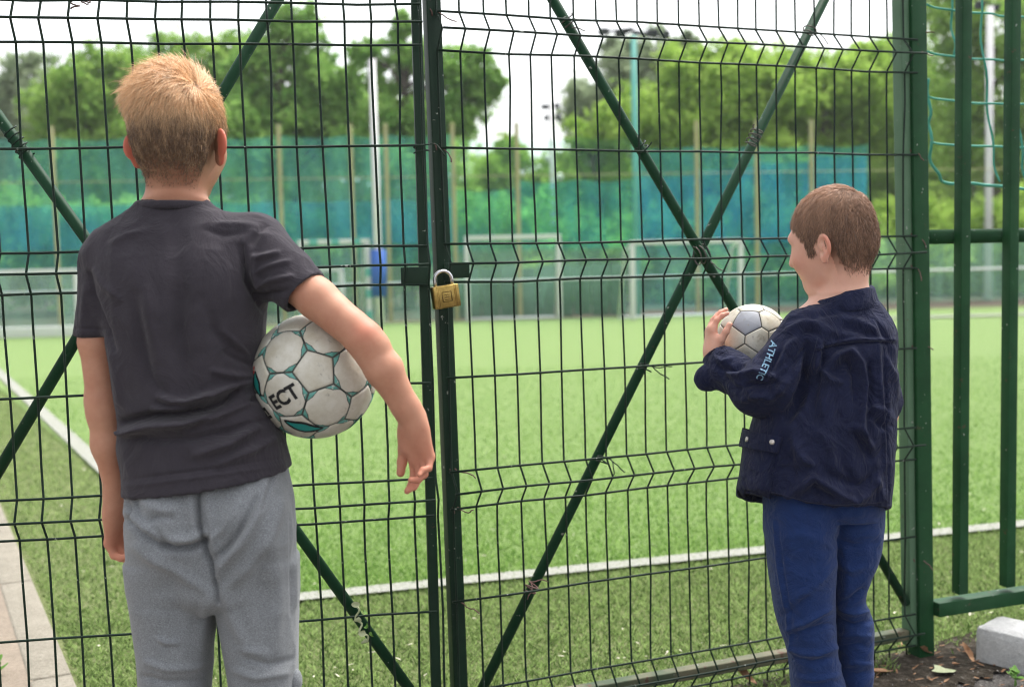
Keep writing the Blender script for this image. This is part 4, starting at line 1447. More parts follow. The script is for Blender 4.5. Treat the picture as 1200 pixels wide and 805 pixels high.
class Head:
    def __init__(s, c, h, heading, pitch, tilt=0.0, wx=0.9, wy=1.0):
        """heading: 0 looks away from the camera, + turns left; pitch: + looks down"""
        a = heading
        fwd = np.array([-math.sin(a) * math.cos(pitch), math.cos(a) * math.cos(pitch), -math.sin(pitch)])
        up = np.array([math.sin(tilt), 0, 1.0])
        s.ax = frame_from(fwd, up); s.c = np.asarray(c, float); s.h = h; s.wx = wx; s.wy = wy
    def w(s, p): return s.c + (np.asarray(p, float) * s.h) @ s.ax
    def l(s, P): return ((np.asarray(P) - s.c) @ s.ax.T) / s.h
    def e(s, c, r, rot=None):
        ax = s.ax if rot is None else np.asarray(rot) @ s.ax
        c = np.asarray(c, float) * [s.wx, s.wy, 1]; r = np.asarray(r, float)
        if rot is None: r = r * [s.wx, s.wy, 1]
        return ell(s.w(c), r * s.h, ax)
    def skull(s, S_, k=0.25):
        h = s.h
        S_.add(s.e((0, -.06, .13), (.355, .45, .37)), 0.0)
        S_.add(s.e((0, -.17, -.02), (.325, .345, .36)), .06 * h)
        S_.add(s.e((0, .15, -.05), (.315, .285, .30)), .12 * h)
        S_.add(s.e((0, .17, -.20), (.265, .265, .30)), .12 * h)
        S_.add(s.e((0, .33, -.40), (.10, .10, .09)), .10 * h)
    def face(s, S_, nose=1.0):
        h = s.h
        S_.add(cone(s.w((0, .415, .02)), s.w((0, .41 + .09 * nose, -.115)), .028 * h, .046 * h), .05 * h)
        S_.add(s.e((0, .41 + .075 * nose, -.13), (.070, .045, .032)), .03 * h)
        S_.add(s.e((0, .385, .10), (.20, .05, .05)), .10 * h)
        for q in (-1, 1):
            S_.sub(s.e((q * .145, .455, .025), (.085, .055, .05)), .05 * h)
            S_.add(s.e((q * .17, .31, -.14), (.09, .09, .09)), .10 * h)
        S_.add(s.e((0, .42, -.245), (.095, .045, .022)), .02 * h)
        S_.add(s.e((0, .41, -.285), (.085, .045, .024)), .02 * h)
    def ear(s, S_, q, out=0.62, z=-.04):
        h = s.h
        c, n = math.cos(out), math.sin(out)
        e_ = np.array([q * n, -c, 0.0])           # from the root outward and back
        nn = np.array([q * c, n, 0.0])            # ear faces outward/forward
        zz = np.array([0.0, -0.12, 1.0]); zz /= np.linalg.norm(zz)
        R = np.array([nn, e_, zz])
        root = np.array([q * .335, -.01, z])
        S_.add(s.e(root + e_ * .075 + zz * .03, (.030, .088, .115), R), .025 * h)
        S_.add(s.e(root + e_ * .045 - zz * .085, (.028, .055, .062), R), .03 * h)
        S_.sub(s.e(root + e_ * .080 + zz * .03 + nn * .032, (.030, .055, .078), R), .012 * h)
        S_.sub(s.e(root + e_ * .035 - zz * .03 + nn * .035, (.030, .032, .040), R), .012 * h)
        S_.add(s.e(root + e_ * .055 + zz * .0 + nn * .012, (.012, .014, .055), R), .012 * h)


def eyeball(c, R):
    bm = bmesh.new(); bmesh.ops.create_icosphere(bm, subdivisions=2, radius=R)
    bm.verts.index_update()
    V = np.array([v.co[:] for v in bm.verts]) + c; F = np.array([[v.index for v in f.verts] for f in bm.faces]); bm.free()
    return V, F


def hand(S_, wrist, u, n, left, L, curl=(0.5, 0.6, 0.4), thumb=(0.5, 0.6, 0.35), k=0.006, spread=0.05, curls=None, fr_=.92):
    u = norm(u); n = norm(np.asarray(n) - u * (np.asarray(n) @ u))
    s = np.cross(n, u) if left else np.cross(u, n)
    w = np.asarray(wrist, float)
    S_.add(cone(w - u * .03 * L, w + u * .12 * L, .135 * L, .15 * L, n, 0.72), .02)
    S_.add(cone(w + u * .12 * L + s * .05 * L, w + u * .44 * L + s * .10 * L, .135 * L, .115 * L, n, 0.72), .012)
    S_.add(cone(w + u * .12 * L - s * .05 * L, w + u * .42 * L - s * .10 * L, .13 * L, .10 * L, n, 0.72), .012)
    S_.add(cone(w + u * .10 * L + s * .13 * L + n * .03 * L, w + u * .28 * L + s * .17 * L + n * .05 * L, .085 * L, .065 * L), .012)
    for i, (o, ln, r) in enumerate(((.165, .40, .060), (.057, .45, .062), (-.052, .42, .058), (-.150, .33, .050))):
        c = curls[i] if curls else curl
        p = w + u * (.47 - .018 * abs(i - 1.2)) * L + s * o * L
        d = norm(u + s * spread * (1.4 - i))
        rr = r * L * fr_
        a = 0.0
        for j, (fr, cu) in enumerate(zip((.44, .31, .25), c)):
            a = cu
            d = norm(d * math.cos(a) + norm(n - d * (n @ d)) * math.sin(a))
            q = p + d * ln * fr * L
            S_.add(cone(p, q, rr, rr * .9), k if j == 0 else .003)
            p, rr = q, rr * .9
    tu, ts, tn = thumb
    p = w + u * .16 * L + s * .15 * L + n * .04 * L
    d = norm(u * tu + s * ts + n * tn)
    rr = .075 * L
    for j, (ln, cu) in enumerate(((.17, 0.0), (.16, 0.25), (.13, 0.3))):
        t = u * 0.7 + n * 0.4
        d = norm(d * math.cos(cu) + norm(t - d * (t @ d)) * math.sin(cu))
        q = p + d * ln * L
        S_.add(cone(p, q, rr, rr * .88), .008 if j == 0 else .004)
        p, rr = q, rr * .88


def sect(rows, D):
    """loft rows from photo outlines: (py, left px, right px, half depth m, depth offset m)"""
    out = []
    for py, xl, xr, ry, dz in rows:
        a, b = at(xl, py, D + dz), at(xr, py, D + dz)
        out.append(((a[2] + b[2]) / 2, (a[0] + b[0]) / 2, (a[1] + b[1]) / 2, abs(b[0] - a[0]) / 2, ry))
    return out


def planecut(p, n, depth=0.03, wall=0.004, lo=None, hi=None):
    """trim cloth at a plane (n points out of the cloth) and hollow the mouth of the opening"""
    p = np.asarray(p, float); n = norm(n)
    def f(P, d):
        h = (P - p) @ n
        if lo is not None:
            m = np.all((P > lo) & (P < hi), axis=1)
        else:
            m = np.ones(len(P), bool)
        e = d.copy()
        hollow = np.maximum(d + wall, -(h + depth))
        e[m] = np.maximum(np.maximum(d[m], h[m]), -np.where(hollow[m] < 0, hollow[m], np.maximum(hollow[m], -1)))
        return e
    return f


def build(S_, name, cell, m, parent, it=1, folds=(), crumple=None, attrs=None, lam=0.5):
    V, F = S_.mesh(cell)
    V = relax(V, F, it, lam)
    if crumple is not None:
        N = vnormals(V, F)
        V = V + N * crumple(V, N)[:, None]
    if folds:
        V = strokes(V, F, folds)
    at_ = attrs(V) if attrs else None
    return obj(name, V, F, m, parent, attrs=at_), V, F


def strands(name, S_, R0, Nn, T, length, lift, gravity, m, parent, tint, rad, steps=5, seed=0, wav=0.25, off=0.0008):
    r = np.random.default_rng(seed)
    n = len(R0)
    P = [R0 - Nn * 0.001]
    d = T * (1 - lift[:, None]) + Nn * lift[:, None]
    d /= np.linalg.norm(d, axis=1)[:, None]
    q = R0.copy()
    step = length / steps
    for i in range(steps):
        d = d + r.normal(0, wav * 0.35, (n, 3)) + gravity[:, None] * np.array([0, 0, -1.0])
        d = d - Nn * (np.maximum((d * Nn).sum(1), 0) * np.clip(.85 - lift * 1.5, 0, .85))[:, None]
        d /= np.linalg.norm(d, axis=1)[:, None]
        q = q + d * step[:, None]
        s = S_(q)
        inside = s < off
        if inside.any():
            g = S_.grad(q[inside])
            q[inside] += g * (off - s[inside])[:, None]
        d = q - P[-1]; d /= np.linalg.norm(d, axis=1)[:, None] + 1e-12
        P.append(q.copy())
    P = np.stack(P, 1)                          # n, steps+1, 3
    K = steps + 1
    Tn = np.gradient(P, axis=1); Tn /= np.linalg.norm(Tn, axis=2)[:, :, None] + 1e-12
    ref = r.normal(size=(n, 1, 3))
    U = np.cross(Tn, ref); U /= np.linalg.norm(U, axis=2)[:, :, None] + 1e-12
    Wv = np.cross(Tn, U)
    rr = rad * np.array([1.0] * (K - 2) + [0.75, 0.2])
    V = np.empty((n, K, 3, 3))
    for j in range(3):
        a = 2 * np.pi * j / 3
        V[:, :, j] = P + rr[None, :, None] * (math.cos(a) * U + math.sin(a) * Wv)
    base = (np.arange(n) * K * 3)[:, None, None, None]
    i = np.arange(K - 1)[None, :, None, None] * 3
    j = np.arange(3)[None, None, :, None]
    j2 = (j + 1) % 3
    F = np.concatenate([base + i + j, base + i + j2, base + i + 3 + j2, base + i + 3 + j], axis=3).reshape(-1, 4)
    tt = np.repeat(tint, K * 3)
    return obj(name, V.reshape(-1, 3), F, m, parent, attrs={'tint': tt})


# ---------------------------------------------------------------- footballs
def football(name, c, R, ax_p, ax_q, m, label, pq='hex', tf=1 / 3):
    phi = (1 + 5 ** .5) / 2
    ico = np.array([v for s in (1, -1) for t in (phi, -phi) for v in ((0, s, t), (s, t, 0), (t, 0, s))], float)
    ico /= np.linalg.norm(ico[0])
    D = ico @ ico.T
    nb = [np.where((D[i] > .3) & (D[i] < .9))[0] for i in range(12)]
    panels = []
    def order(cen, pts):
        cen = norm(cen); u = norm(np.cross(cen, [.31, .52, .79])); w = np.cross(cen, u)
        a = [math.atan2(p @ w, p @ u) for p in pts]
        return [pts[i] for i in np.argsort(a)]
    for i in range(12):
        panels.append((1, ico[i], order(ico[i], [ico[i] * (1 - tf) + ico[j] * tf for j in nb[i]])))
    seen = set()
    for i in range(12):
        for j in nb[i]:
            for k_ in nb[i]:
                if k_ in nb[j] and tuple(sorted((i, j, k_))) not in seen:
                    seen.add(tuple(sorted((i, j, k_))))
                    tri = (i, j, k_)
                    cen = norm(sum(ico[t] for t in tri))
                    pts = [ico[a] * (1 - tf) + ico[b] * tf for a in tri for b in tri if a != b]
                    panels.append((0, cen, order(cen, pts)))
    # orientation: ico[0] -> ax_p ; a neighbour (hex centre or pentagon corner) -> towards ax_q
    p0 = ico[0]
    q0 = [p for p in panels if p[0] == 0 and p[1] @ p0 > .7][0][1] if pq == 'hex' else norm(panels[0][2][0])
    def fr(a, b):
        a = norm(a); b = norm(np.asarray(b) - a * (np.asarray(b) @ a)); return np.array([a, b, np.cross(a, b)])
    Rm = fr(p0, q0).T @ fr(ax_p, ax_q)
    b = thing(name, c, label, 'ball', 'footballs held by the boys')
    for ip, (pent, cen, pts) in enumerate(panels):
        if m is M['ball_b'] and ip: pent = 0            # only one grey panel shows on the worn ball
        n = 7
        V, F, E, Cn = [], [], [], []
        cen_f = np.mean(pts, axis=0)
        k = len(pts)
        for s in range(k):
            a0, a1 = pts[s], pts[(s + 1) % k]
            idx = {}
            for i in range(n + 1):
                for j in range(n + 1 - i):
                    w1, w2 = i / n, j / n
                    e = 1 - w1 - w2
                    e = e ** 1.35                           # finer rows near the seam
                    sc = (1 - e) / max(w1 + w2, 1e-9)
                    w1, w2 = w1 * sc, w2 * sc
                    p = cen_f * e + a0 * w1 + a1 * w2
                    d = norm(p)
                    rr = R * (1 - 0.030 * math.exp(-(e / .045) ** 2)) * (1 + 0.004 * e)
                    idx[i, j] = len(V)
                    V.append(d * rr); E.append(e); Cn.append(max(w1, w2) / max(w1 + w2, 1e-9))
            for i in range(n):
                for j in range(n - i):
                    F.append((idx[i, j], idx[i + 1, j], idx[i, j + 1]))
                    if i + j < n - 1: F.append((idx[i + 1, j], idx[i + 1, j + 1], idx[i, j + 1]))
        V = np.array(V) @ Rm + c
        obj('panel', V, np.array(F), m, b, attrs={'edge': E, 'corner': Cn, 'pent': np.full(len(V), float(pent))})
    return b


def on_ball(name, ball, c, R, dirv, V2, F, m, rot, lift=1.0065):
    """flat print wrapped on the ball: V2 (n,2) metres in the tangent plane at dirv, rot = angle of its x axis"""
    d = norm(dirv)
    x0 = norm(RIGHT - d * (RIGHT @ d)); y0 = np.cross(d, x0)
    if y0 @ UP < 0: y0 = -y0
    x = x0 * math.cos(rot) + y0 * math.sin(rot); y = -x0 * math.sin(rot) + y0 * math.cos(rot)
    P = d * R + V2[:, :1] * x + V2[:, 1:2] * y
    P = P / np.linalg.norm(P, axis=1)[:, None] * R * lift + c
    o = obj(name, P, F, m, ball)
    return o


def text_mesh(body, size, bold=0.0):
    cu = bpy.data.curves.new('tmp_text', 'FONT')
    cu.body = body; cu.size = size; cu.offset = bold; cu.resolution_u = 3
    cu.align_x = 'CENTER'; cu.align_y = 'CENTER'
    o = bpy.data.objects.new('tmp_text', cu); COL.objects.link(o)
    dg = bpy.context.evaluated_depsgraph_get()
    me = bpy.data.meshes.new_from_object(o.evaluated_get(dg))
    bm = bmesh.new(); bm.from_mesh(me)
    bmesh.ops.triangulate(bm, faces=list(bm.faces))
    for _ in range(2):
        long = [e for e in bm.edges if e.calc_length() > size * 0.12]
        if long: bmesh.ops.subdivide_edges(bm, edges=long, cuts=1)
        bmesh.ops.triangulate(bm, faces=list(bm.faces))
    bm.verts.index_update()
    V = np.array([v.co[:] for v in bm.verts]); F = np.array([[v.index for v in f.verts] for f in bm.faces])
    bm.free()
    bpy.data.objects.remove(o); bpy.data.curves.remove(cu); bpy.data.meshes.remove(me)
    return V, F


def blob2d(pts, n_in=1):
    pts = np.asarray(pts, float)
    c = pts.mean(0)
    n = len(pts)
    V = np.vstack([c, (pts + c) / 2, pts])
    F = [(0, 1 + i, 1 + (i + 1) % n) for i in range(n)]
    for i in range(n):
        j = (i + 1) % n
        F += [(1 + i, 1 + n + i, 1 + n + j), (1 + i, 1 + n + j, 1 + j)]
    return V, np.array(F)


def bdir(cx, cy, rpx, x, y):
    u, v = (x - cx) / rpx, -(y - cy) / rpx
    w = math.sqrt(max(1 - u * u - v * v, 0.01))
    return norm(RIGHT * u + UP * v - _fw * w)


# ================================================================ THE FAIR HAIRED BOY
D1 = 1.89
A = lambda px, py, dz=0.0: at(px, py, D1 + dz)
foot1 = A(228, 900); foot1 = np.array([foot1[0], foot1[1], 0.0])
P1 = thing('person', foot1, 'taller fair haired child in charcoal t-shirt and grey sweatpants with a ball under one arm', 'person', 'boys at the gate')

HD1 = Head(A(211, 157, 0.0), 0.200, -0.12, 0.04, 0.0)
head1 = Sdf(); HD1.skull(head1)
body1 = Sdf(); HD1.skull(body1); HD1.face(body1); HD1.ear(body1, 1, 0.86, -.12); HD1.ear(body1, -1, 0.95, -.12)
body1.add(cone(HD1.w((0, -.13, -.22)), A(204, 262, 0.02), .0415, .0455), .022)
# trunk, arms, legs: one continuous body
body1.add(loft(sect([(240, 168, 240, .045, .015), (262, 140, 270, .05, .01), (285, 108, 303, .06, .01), (340, 126, 300, .068, 0), (420, 146, 294, .068, 0), (500, 160, 304, .066, 0), (560, 163, 328, .07, 0), (640, 170, 330, .058, 0.01), (690, 178, 328, .045, 0.01)], D1), 2.3), .03)
arm_sh, arm_el, arm_wr = A(304, 294, -.005), A(428, 400, -.075), A(483, 488, -.055)
body1.add(cone(arm_sh, A(372, 350, -.05), .036, .0315), .03)
body1.add(cone(A(372, 350, -.05), A(426, 396, -.075), .0315, .0275), .008)
body1.add(cone(A(414, 382, -.072), A(440, 405, -.078), .0205, .0225), .012)
body1.add(cone(A(426, 398, -.075), A(450, 432, -.073), .0280, .0285), .008)
body1.add(cone(A(450, 432, -.073), A(474, 474, -.06), .0285, .0210), .008)
body1.add(cone(A(474, 474, -.06), arm_wr, .0210, .0190), .008)
hand(body1, A(484, 494, -.054), A(497, 545, -.05) - A(484, 494, -.054), np.array([-.62, -.75, -.1]), False, .131,
     thumb=(0.95, 0.62, -0.10), curls=[(0.15, 0.5, 0.35), (0.32, 0.7, 0.45), (0.50, 0.85, 0.5), (0.68, 1.0, 0.6)], spread=.06, k=.003, fr_=.86)
body1.add(cone(A(122, 306, .0), A(113, 400, .0), .032, .0265), .02)
body1.add(cone(A(113, 400, .0), A(122, 482, .012), .0265, .0245), .012)
body1.add(cone(A(121, 470, .012), A(128, 520, .025), .0265, .0265), .015)
body1.add(cone(A(128, 520, .025), A(138, 586, .05), .0255, .0165), .015)
hand(body1, A(137, 588, .052), A(140, 650, .07) - A(137, 588, .052), np.array([.90, -.45, 0]), True, .145,
     curl=(0.55, 0.9, 0.5), thumb=(0.9, 0.3, 0.3))
for q, kx, ax_ in ((-1, 203, 207), (1, 304, 311)):
    body1.add(cone(A(q * 46 + 251, 680, .0), A(kx + 4, 870, .0), .050, .036), .02)
    body1.add(cone(A(kx + 4, 870, .0), A(ax_, 1045, .012), .036, .027), .02)
    b_ = A(ax_, 1078, .0); b_[2] = 0.035
    body1.add(cone(b_, b_ + np.array([0.01 * q, 0.11, -0.012]), .028, .024), .02)


def skin1(V):
    L = HD1.l(V)
    hm = np.clip((L[:, 2] + .40 + .08 * (L[:, 1] < -.1)) * 3.5, 0, 1) * (L[:, 1] < .30 - .5 * np.maximum(-L[:, 2] + .2, 0)) * (np.abs(L[:, 0]) < .338)
    hm *= (L[:, 2] < .7) & (L[:, 2] > -.45) & (np.linalg.norm(L, axis=1) < .75)
    ear = np.clip((np.abs(L[:, 0]) - .315) * 22, 0, 1) * (np.abs(L[:, 2] + .11) < .22) * (np.abs(L[:, 1]) < .3)
    px, py, Z = proj(V)
    elb = np.exp(-(((px - 428) / 16) ** 2 + ((py - 385) / 15) ** 2)) * 0.35 * (Z < D1 + .02)
    hand_ = np.clip((py - 495) / 60, 0, 1) * (np.abs(px - 490) < 40) * (py < 620) * .28
    h2 = np.clip((py - 590) / 60, 0, 1) * (px < 165) * (py < 680) * .25
    return {'scalp': hm * .9, 'flush': np.clip(ear * .85 + elb + hand_ + h2, 0, 1)}


B1, BV1, BF1 = build(body1, 'body', 0.0020, M['skin_a'], P1, 1, attrs=skin1)
for q in (-1, 1):
    V_, F_ = eyeball(HD1.w((q * .145 * HD1.wx, .325 * HD1.wy, .025)), .0100)
    obj('eye', V_, F_, M['eye'], P1)

# hair
r = np.random.default_rng(3)
Hs = Sdf(); HD1.skull(Hs); Hs.add(cone(HD1.w((0, -.13, -.22)), A(204, 262, 0.02), .0415, .0455), .022)
head1 = Hs
hv, hf = Hs.mesh(0.004)
hn = vnormals(hv, hf)
L = HD1.l(hv)
nape = -.34 - .10 * (np.abs(L[:, 0]) < .26) + .0 * L[:, 1]
mask = (np.linalg.norm(L, axis=1) < .72) & (L[:, 2] + .05 * vnoise(L * 8, 3) > np.where(L[:, 1] < -.10, nape, np.where(L[:, 1] < .12, -.08, .08 + .5 * (L[:, 1] - .12)))) & (L[:, 1] < .36) & ~((np.abs(L[:, 1] + .04) < .10) & (L[:, 2] < .02))
idx = r.choice(np.where(mask)[0], 40000)
R0 = hv[idx] + r.normal(0, .0017, (len(idx), 3)); N0 = hn[idx]
L0 = HD1.l(R0)
wh = HD1.l(A(236, 96, -.06)[None])[0]
dv = L0 - wh
dv = dv @ HD1.ax
tw = np.cross(N0, dv) * 0.55
T0 = dv + tw
fall = np.clip((.34 - L0[:, 2]) * 3.0, 0, 1)[:, None]
T0 = T0 / (np.linalg.norm(T0, axis=1)[:, None] + 1e-9) * (1 - .75 * fall) + np.array([0, 0, -1.0]) * fall * 1.1
T0 -= N0 * (T0 * N0).sum(1)[:, None]
T0 /= np.linalg.norm(T0, axis=1)[:, None] + 1e-9
top = np.clip((L0[:, 2] - .02) / .26, 0, 1)
low = np.clip((L0[:, 2] + .46) / .50, 0, 1)
ln = np.where(L0[:, 2] > .02, .016 + .017 * top, .0025 + .0125 * low ** 1.6) * r.uniform(.7, 1.2, len(R0))
keep = r.uniform(0, 1, len(R0)) < np.clip(low ** 1.5 * 1.6 + .15 * vnoise(L0 * 9, 2), 0.02, 1)
crest = np.clip((L0[:, 2] - .28) / .16, 0, 1)
tuft = np.exp(-(((L0[:, 0] + .24) / .13) ** 2 + ((L0[:, 2] - .38) / .10) ** 2))
ln = ln + .006 * crest * r.uniform(.2, 1.3, len(R0)) + .011 * tuft * r.uniform(.2, 1.3, len(R0)) ** 2
T0 = T0 + tuft[:, None] * (np.array([-1.3, 0.2, 0.1]) @ HD1.ax)
T0 -= N0 * (T0 * N0).sum(1)[:, None]
T0 /= np.linalg.norm(T0, axis=1)[:, None] + 1e-9
lift = .07 + .20 * top ** 2 * r.uniform(.3, 1.2, len(R0)) + .17 * crest * r.uniform(0, 1.1, len(R0)) ** 2 + .10 * tuft
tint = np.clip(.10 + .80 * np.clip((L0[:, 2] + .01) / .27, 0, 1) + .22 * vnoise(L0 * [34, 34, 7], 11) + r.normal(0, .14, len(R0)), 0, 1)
g = np.where(L0[:, 2] > .3, .02, .06)
clump = vnoise(L0 * 26, 4)
T0 = T0 + np.cross(N0, T0) * (clump * .55)[:, None]
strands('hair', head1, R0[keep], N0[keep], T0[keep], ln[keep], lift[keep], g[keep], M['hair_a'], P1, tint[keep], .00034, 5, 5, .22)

# t-shirt
sh = Sdf()
sh.add(loft(sect([(236, 162, 243, .054, .012), (246, 152, 254, .058, .01), (256, 134, 280, .062, .008), (268, 117, 304, .070, .005), (285, 107, 315, .080, .003), (305, 108, 316, .090, 0), (340, 113, 314, .097, -.002), (400, 129, 307, .098, 0), (450, 137, 304, .096, 0),
                  (495, 143, 324, .096, 0), (520, 141, 333, .099, 0), (550, 146, 340, .105, 0), (600, 145, 348, .110, 0)], D1), 2.25), 0.0)
sleeveR_end = A(360, 346, -.048)
dR = norm(sleeveR_end - arm_sh)
sh.add(cone(A(298, 290, -.002), A(363, 348, -.05), .055, .0385), .024)
sh.add(cone(A(122, 304, .0), A(109, 405, .0), .0365, .0305), .018)
cl = np.array([-1, -1, -1.0]); 
b0 = A(60, 410, 0); b1 = A(150, 300, 0)
loL = np.array([A(40, 0)[0], D1 - .3, A(0, 440)[2]]); hiL = np.array([A(133, 400)[0], D1 + .3, A(0, 330)[2]])
sh.cut(planecut(A(108, 392, 0), np.array([-.02, 0.02, -1]), .03, .006, loL, hiL))
loR = np.array([A(322, 0)[0], D1 - .3, A(0, 420)[2]]); hiR = np.array([A(460, 400)[0], D1 + .3, A(0, 280)[2]])
sh.cut(planecut(A(358, 343, -.045), norm(A(375, 362, -.045) - A(340, 325, -.045)) * .35 + dR * .75, .03, .0065, loR, hiR))
hn_ = norm(np.cross(A(340, 549, 0) - A(145, 578, 0), [0, 1, 0])); hn_ = hn_ if hn_[2] < 0 else -hn_
hem_lo = np.array([-5, 0, 0]); hem_hi = np.array([5, 5, A(0, 500)[2]])
sh.cut(planecut((A(340, 548, 0) + A(145, 577, 0)) / 2, hn_, .03, .005, hem_lo, hem_hi))
nk = A(202, 238, .005)
sh.cut(planecut(nk, np.array([0.03, .10, 1.0]), .02, .004, A(150, 262, -.3), A(255, 200, .3)))
FS1 = [
    ([(205, 262), (209, 340), (214, 420), (222, 500)], -4, 15), ([(155, 305), (160, 340), (172, 380)], 3, 24), ([(262, 300), (262, 335), (258, 370)], 3, 26),
    ([(187, 464), (202, 470), (218, 471), (235, 467), (262, 457), (290, 448)], 6, 5), ([(144, 494), (160, 490), (180, 486), (205, 485), (240, 480), (262, 470), (278, 456)], -7, 5),
    ([(150, 505), (180, 499), (215, 497), (250, 488), (290, 470)], 6, 6), ([(221, 502), (255, 484), (285, 472), (300, 466)], -3, 4), ([(180, 478), (200, 480), (225, 479)], 4, 4),
    ([(145, 515), (165, 512), (190, 515), (230, 513), (270, 505), (310, 492)], -3, 6), ([(143, 506), (152, 508), (165, 503)], 5, 5),
    ([(283, 290), (286, 310), (290, 330), (302, 350), (309, 362)], -7, 5), ([(297, 300), (296, 320), (301, 338)], 4, 4),
    ([(297, 302), (310, 300), (325, 296)], 4, 4), ([(300, 335), (318, 328), (342, 324)], 4, 4), ([(298, 320), (315, 312), (338, 306)], 3, 4), ([(302, 350), (318, 344), (335, 340)], -4, 4), ([(296, 285), (303, 270), (312, 265)], -3, 4),
    ([(160, 345), (163, 375), (168, 410), (175, 440), (190, 462)], -4, 8), ([(175, 340), (178, 380), (186, 420)], 3, 8), ([(215, 340), (208, 370), (208, 400), (216, 430)], -3, 10), ([(237, 350), (250, 385), (270, 410), (292, 418)], -3, 9),
    ([(292, 416), (275, 400), (262, 388)], 3, 4), ([(295, 440), (275, 440), (250, 434)], 3, 5), ([(297, 428), (280, 422), (262, 412)], -3, 4), ([(300, 500), (270, 520), (230, 532)], 4, 7), ([(320, 515), (290, 530), (255, 545)], 3, 6),
    ([(104, 320), (108, 345), (118, 370), (128, 395), (134, 410)], -5, 4), ([(112, 318), (122, 335), (140, 350)], 2.5, 5), ([(100, 335), (98, 360), (96, 385)], 2, 5), ([(128, 400), (135, 430), (139, 470)], 3, 6),
    ([(130, 285), (150, 275), (175, 268)], 2, 5), ([(240, 268), (262, 275), (285, 272)], -2, 5), ([(255, 262), (275, 262), (300, 264)], 2, 4),
    ([(146, 570), (200, 563), (260, 555), (340, 543)], 1.2, 3), ([(146, 562), (200, 555), (260, 547), (338, 535)], -1.2, 2), ([(88, 384), (108, 385), (130, 386)], -1.2, 1.6), ([(334, 354), (352, 338), (368, 321)], -1.2, 1.6),
]


def crumple1(V, N):
    w = np.clip((V[:, 2] - .5) * 3, 0.3, 1)
    return (ridged(V * np.array([16, 16, 9]), 1) * .0022 + ridged(V * np.array([36, 36, 22]) + 5, 2) * .0013) * w


SH1, sv, sf = build(sh, 't_shirt', 0.0026, M['shirt'], P1, 2, [(p, a * (3.4 if 435 < p[1][1] < 540 else 2.1), w * .8) for p, a, w in FS1], crumple1)
# ribbed neckband
ring = []
for t in np.linspace(0, 2 * np.pi, 40, endpoint=False):
    c0 = A(202.5, 238, .004)
    ring.append(c0 + np.array([.0535 * math.cos(t), .0550 * math.sin(t), -.0035 - .001 * math.sin(t)]))
ring.append(ring[0])
V, F = tube(np.array(ring), .0042, 8, cap=False)
V[:, 2] = (V[:, 2] - nk[2]) * 1.7 + nk[2]
obj('neckband', V, F, M['shirt'], SH1)

# sweatpants
tr = Sdf()
tr.add(loft(sect([(545, 152, 334, .082, 0), (575, 151, 340, .092, .0), (600, 151, 343, .096, .002), (630, 152, 345, .098, .004), (665, 155, 346, .096, .004), (690, 158, 346, .086, .0), (705, 165, 344, .06, 0)], D1), 2.6), 0.0)
legL = [(655, 150, 262, .085, 0), (690, 155, 255, .086, .002), (740, 162, 250, .084, .004), (805, 167.5, 244.5, .079, .004), (870, 172, 241, .073, .0), (950, 176, 238, .068, 0), (1030, 180, 236, .058, .01), (1062, 186, 228, .046, .012)]
legR = [(655, 246, 349.5, .085, 0), (690, 253, 349, .086, .002), (740, 261.5, 348, .084, .004), (805, 273, 347, .079, .004), (870, 276, 345, .073, .0), (950, 280, 342, .068, 0), (1030, 284, 340, .058, .01), (1062, 291, 332, .046, .012)]
tr.add(loft(sect(legL, D1), 2.3), .010)
tr.add(loft(sect(legR, D1), 2.3), .010)
tr.add(ell(A(203, 622, -.055), (.052, .052, .072)), .03)
tr.add(ell(A(295, 622, -.055), (.052, .052, .072)), .03)
FT1 = [
    ([(231, 556), (232, 585), (234, 615), (240, 640), (248, 665), (254, 690), (256, 705)], -7, 2.6), ([(222, 560), (224, 600), (228, 630)], 3, 6), ([(243, 560), (245, 600), (252, 640), (258, 660)], 3, 6),
    ([(188, 640), (205, 643), (225, 641), (243, 632)], -9, 4.5), ([(200, 633), (220, 632), (240, 624)], 5, 6), ([(148, 608), (165, 625), (180, 636), (196, 642)], -5, 4), ([(150, 600), (170, 617), (190, 630)], 4, 5),
    ([(180, 620), (190, 632), (200, 640)], -4, 4), ([(160, 640), (180, 655), (205, 668), (240, 690)], 4, 7), ([(313, 572), (300, 605), (285, 635), (262, 660), (255, 675)], 5, 6), ([(300, 585), (285, 615), (268, 640), (252, 655)], -5, 5), ([(330, 590), (315, 630), (290, 665), (262, 692)], 4, 8),
    ([(278, 590), (262, 620), (250, 632)], 3, 5), ([(322, 552), (312, 580), (305, 598)], -3, 3), ([(345, 560), (346, 620), (347, 700), (346, 800)], 2.5, 2.5), ([(340, 560), (341, 640), (341, 720)], -1.6, 2),
    ([(187, 748), (195, 752), (208, 753)], 4, 3), ([(172, 775), (195, 783), (225, 782), (243, 776)], 3, 5), ([(168, 792), (195, 799), (235, 797)], -3, 4), ([(275, 785), (300, 793), (335, 788)], 3, 5), ([(290, 772), (315, 778), (342, 772)], -2.5, 4), ([(280, 760), (310, 765)], 2, 5),
    ([(245, 700), (236, 730), (232, 770)], 3, 7), ([(265, 700), (275, 730), (290, 760)], 3, 7), ([(300, 640), (305, 700), (310, 750)], -2.5, 12), ([(200, 665), (205, 710), (205, 750)], -2.5, 12), ([(320, 640), (326, 700), (322, 760)], 2.5, 9),
    ([(148, 585), (152, 600), (150, 615)], -4, 3), ([(158, 580), (160, 596), (166, 608)], -3, 4), ([(170, 590), (190, 600), (205, 596)], 3, 7), ([(170, 612), (185, 604), (200, 606)], -3, 5),
]


def crumple2(V, N):
    return (ridged(V * np.array([14, 14, 20]), 3) * .0016 + vnoise(V * 45, 8) * .0007)


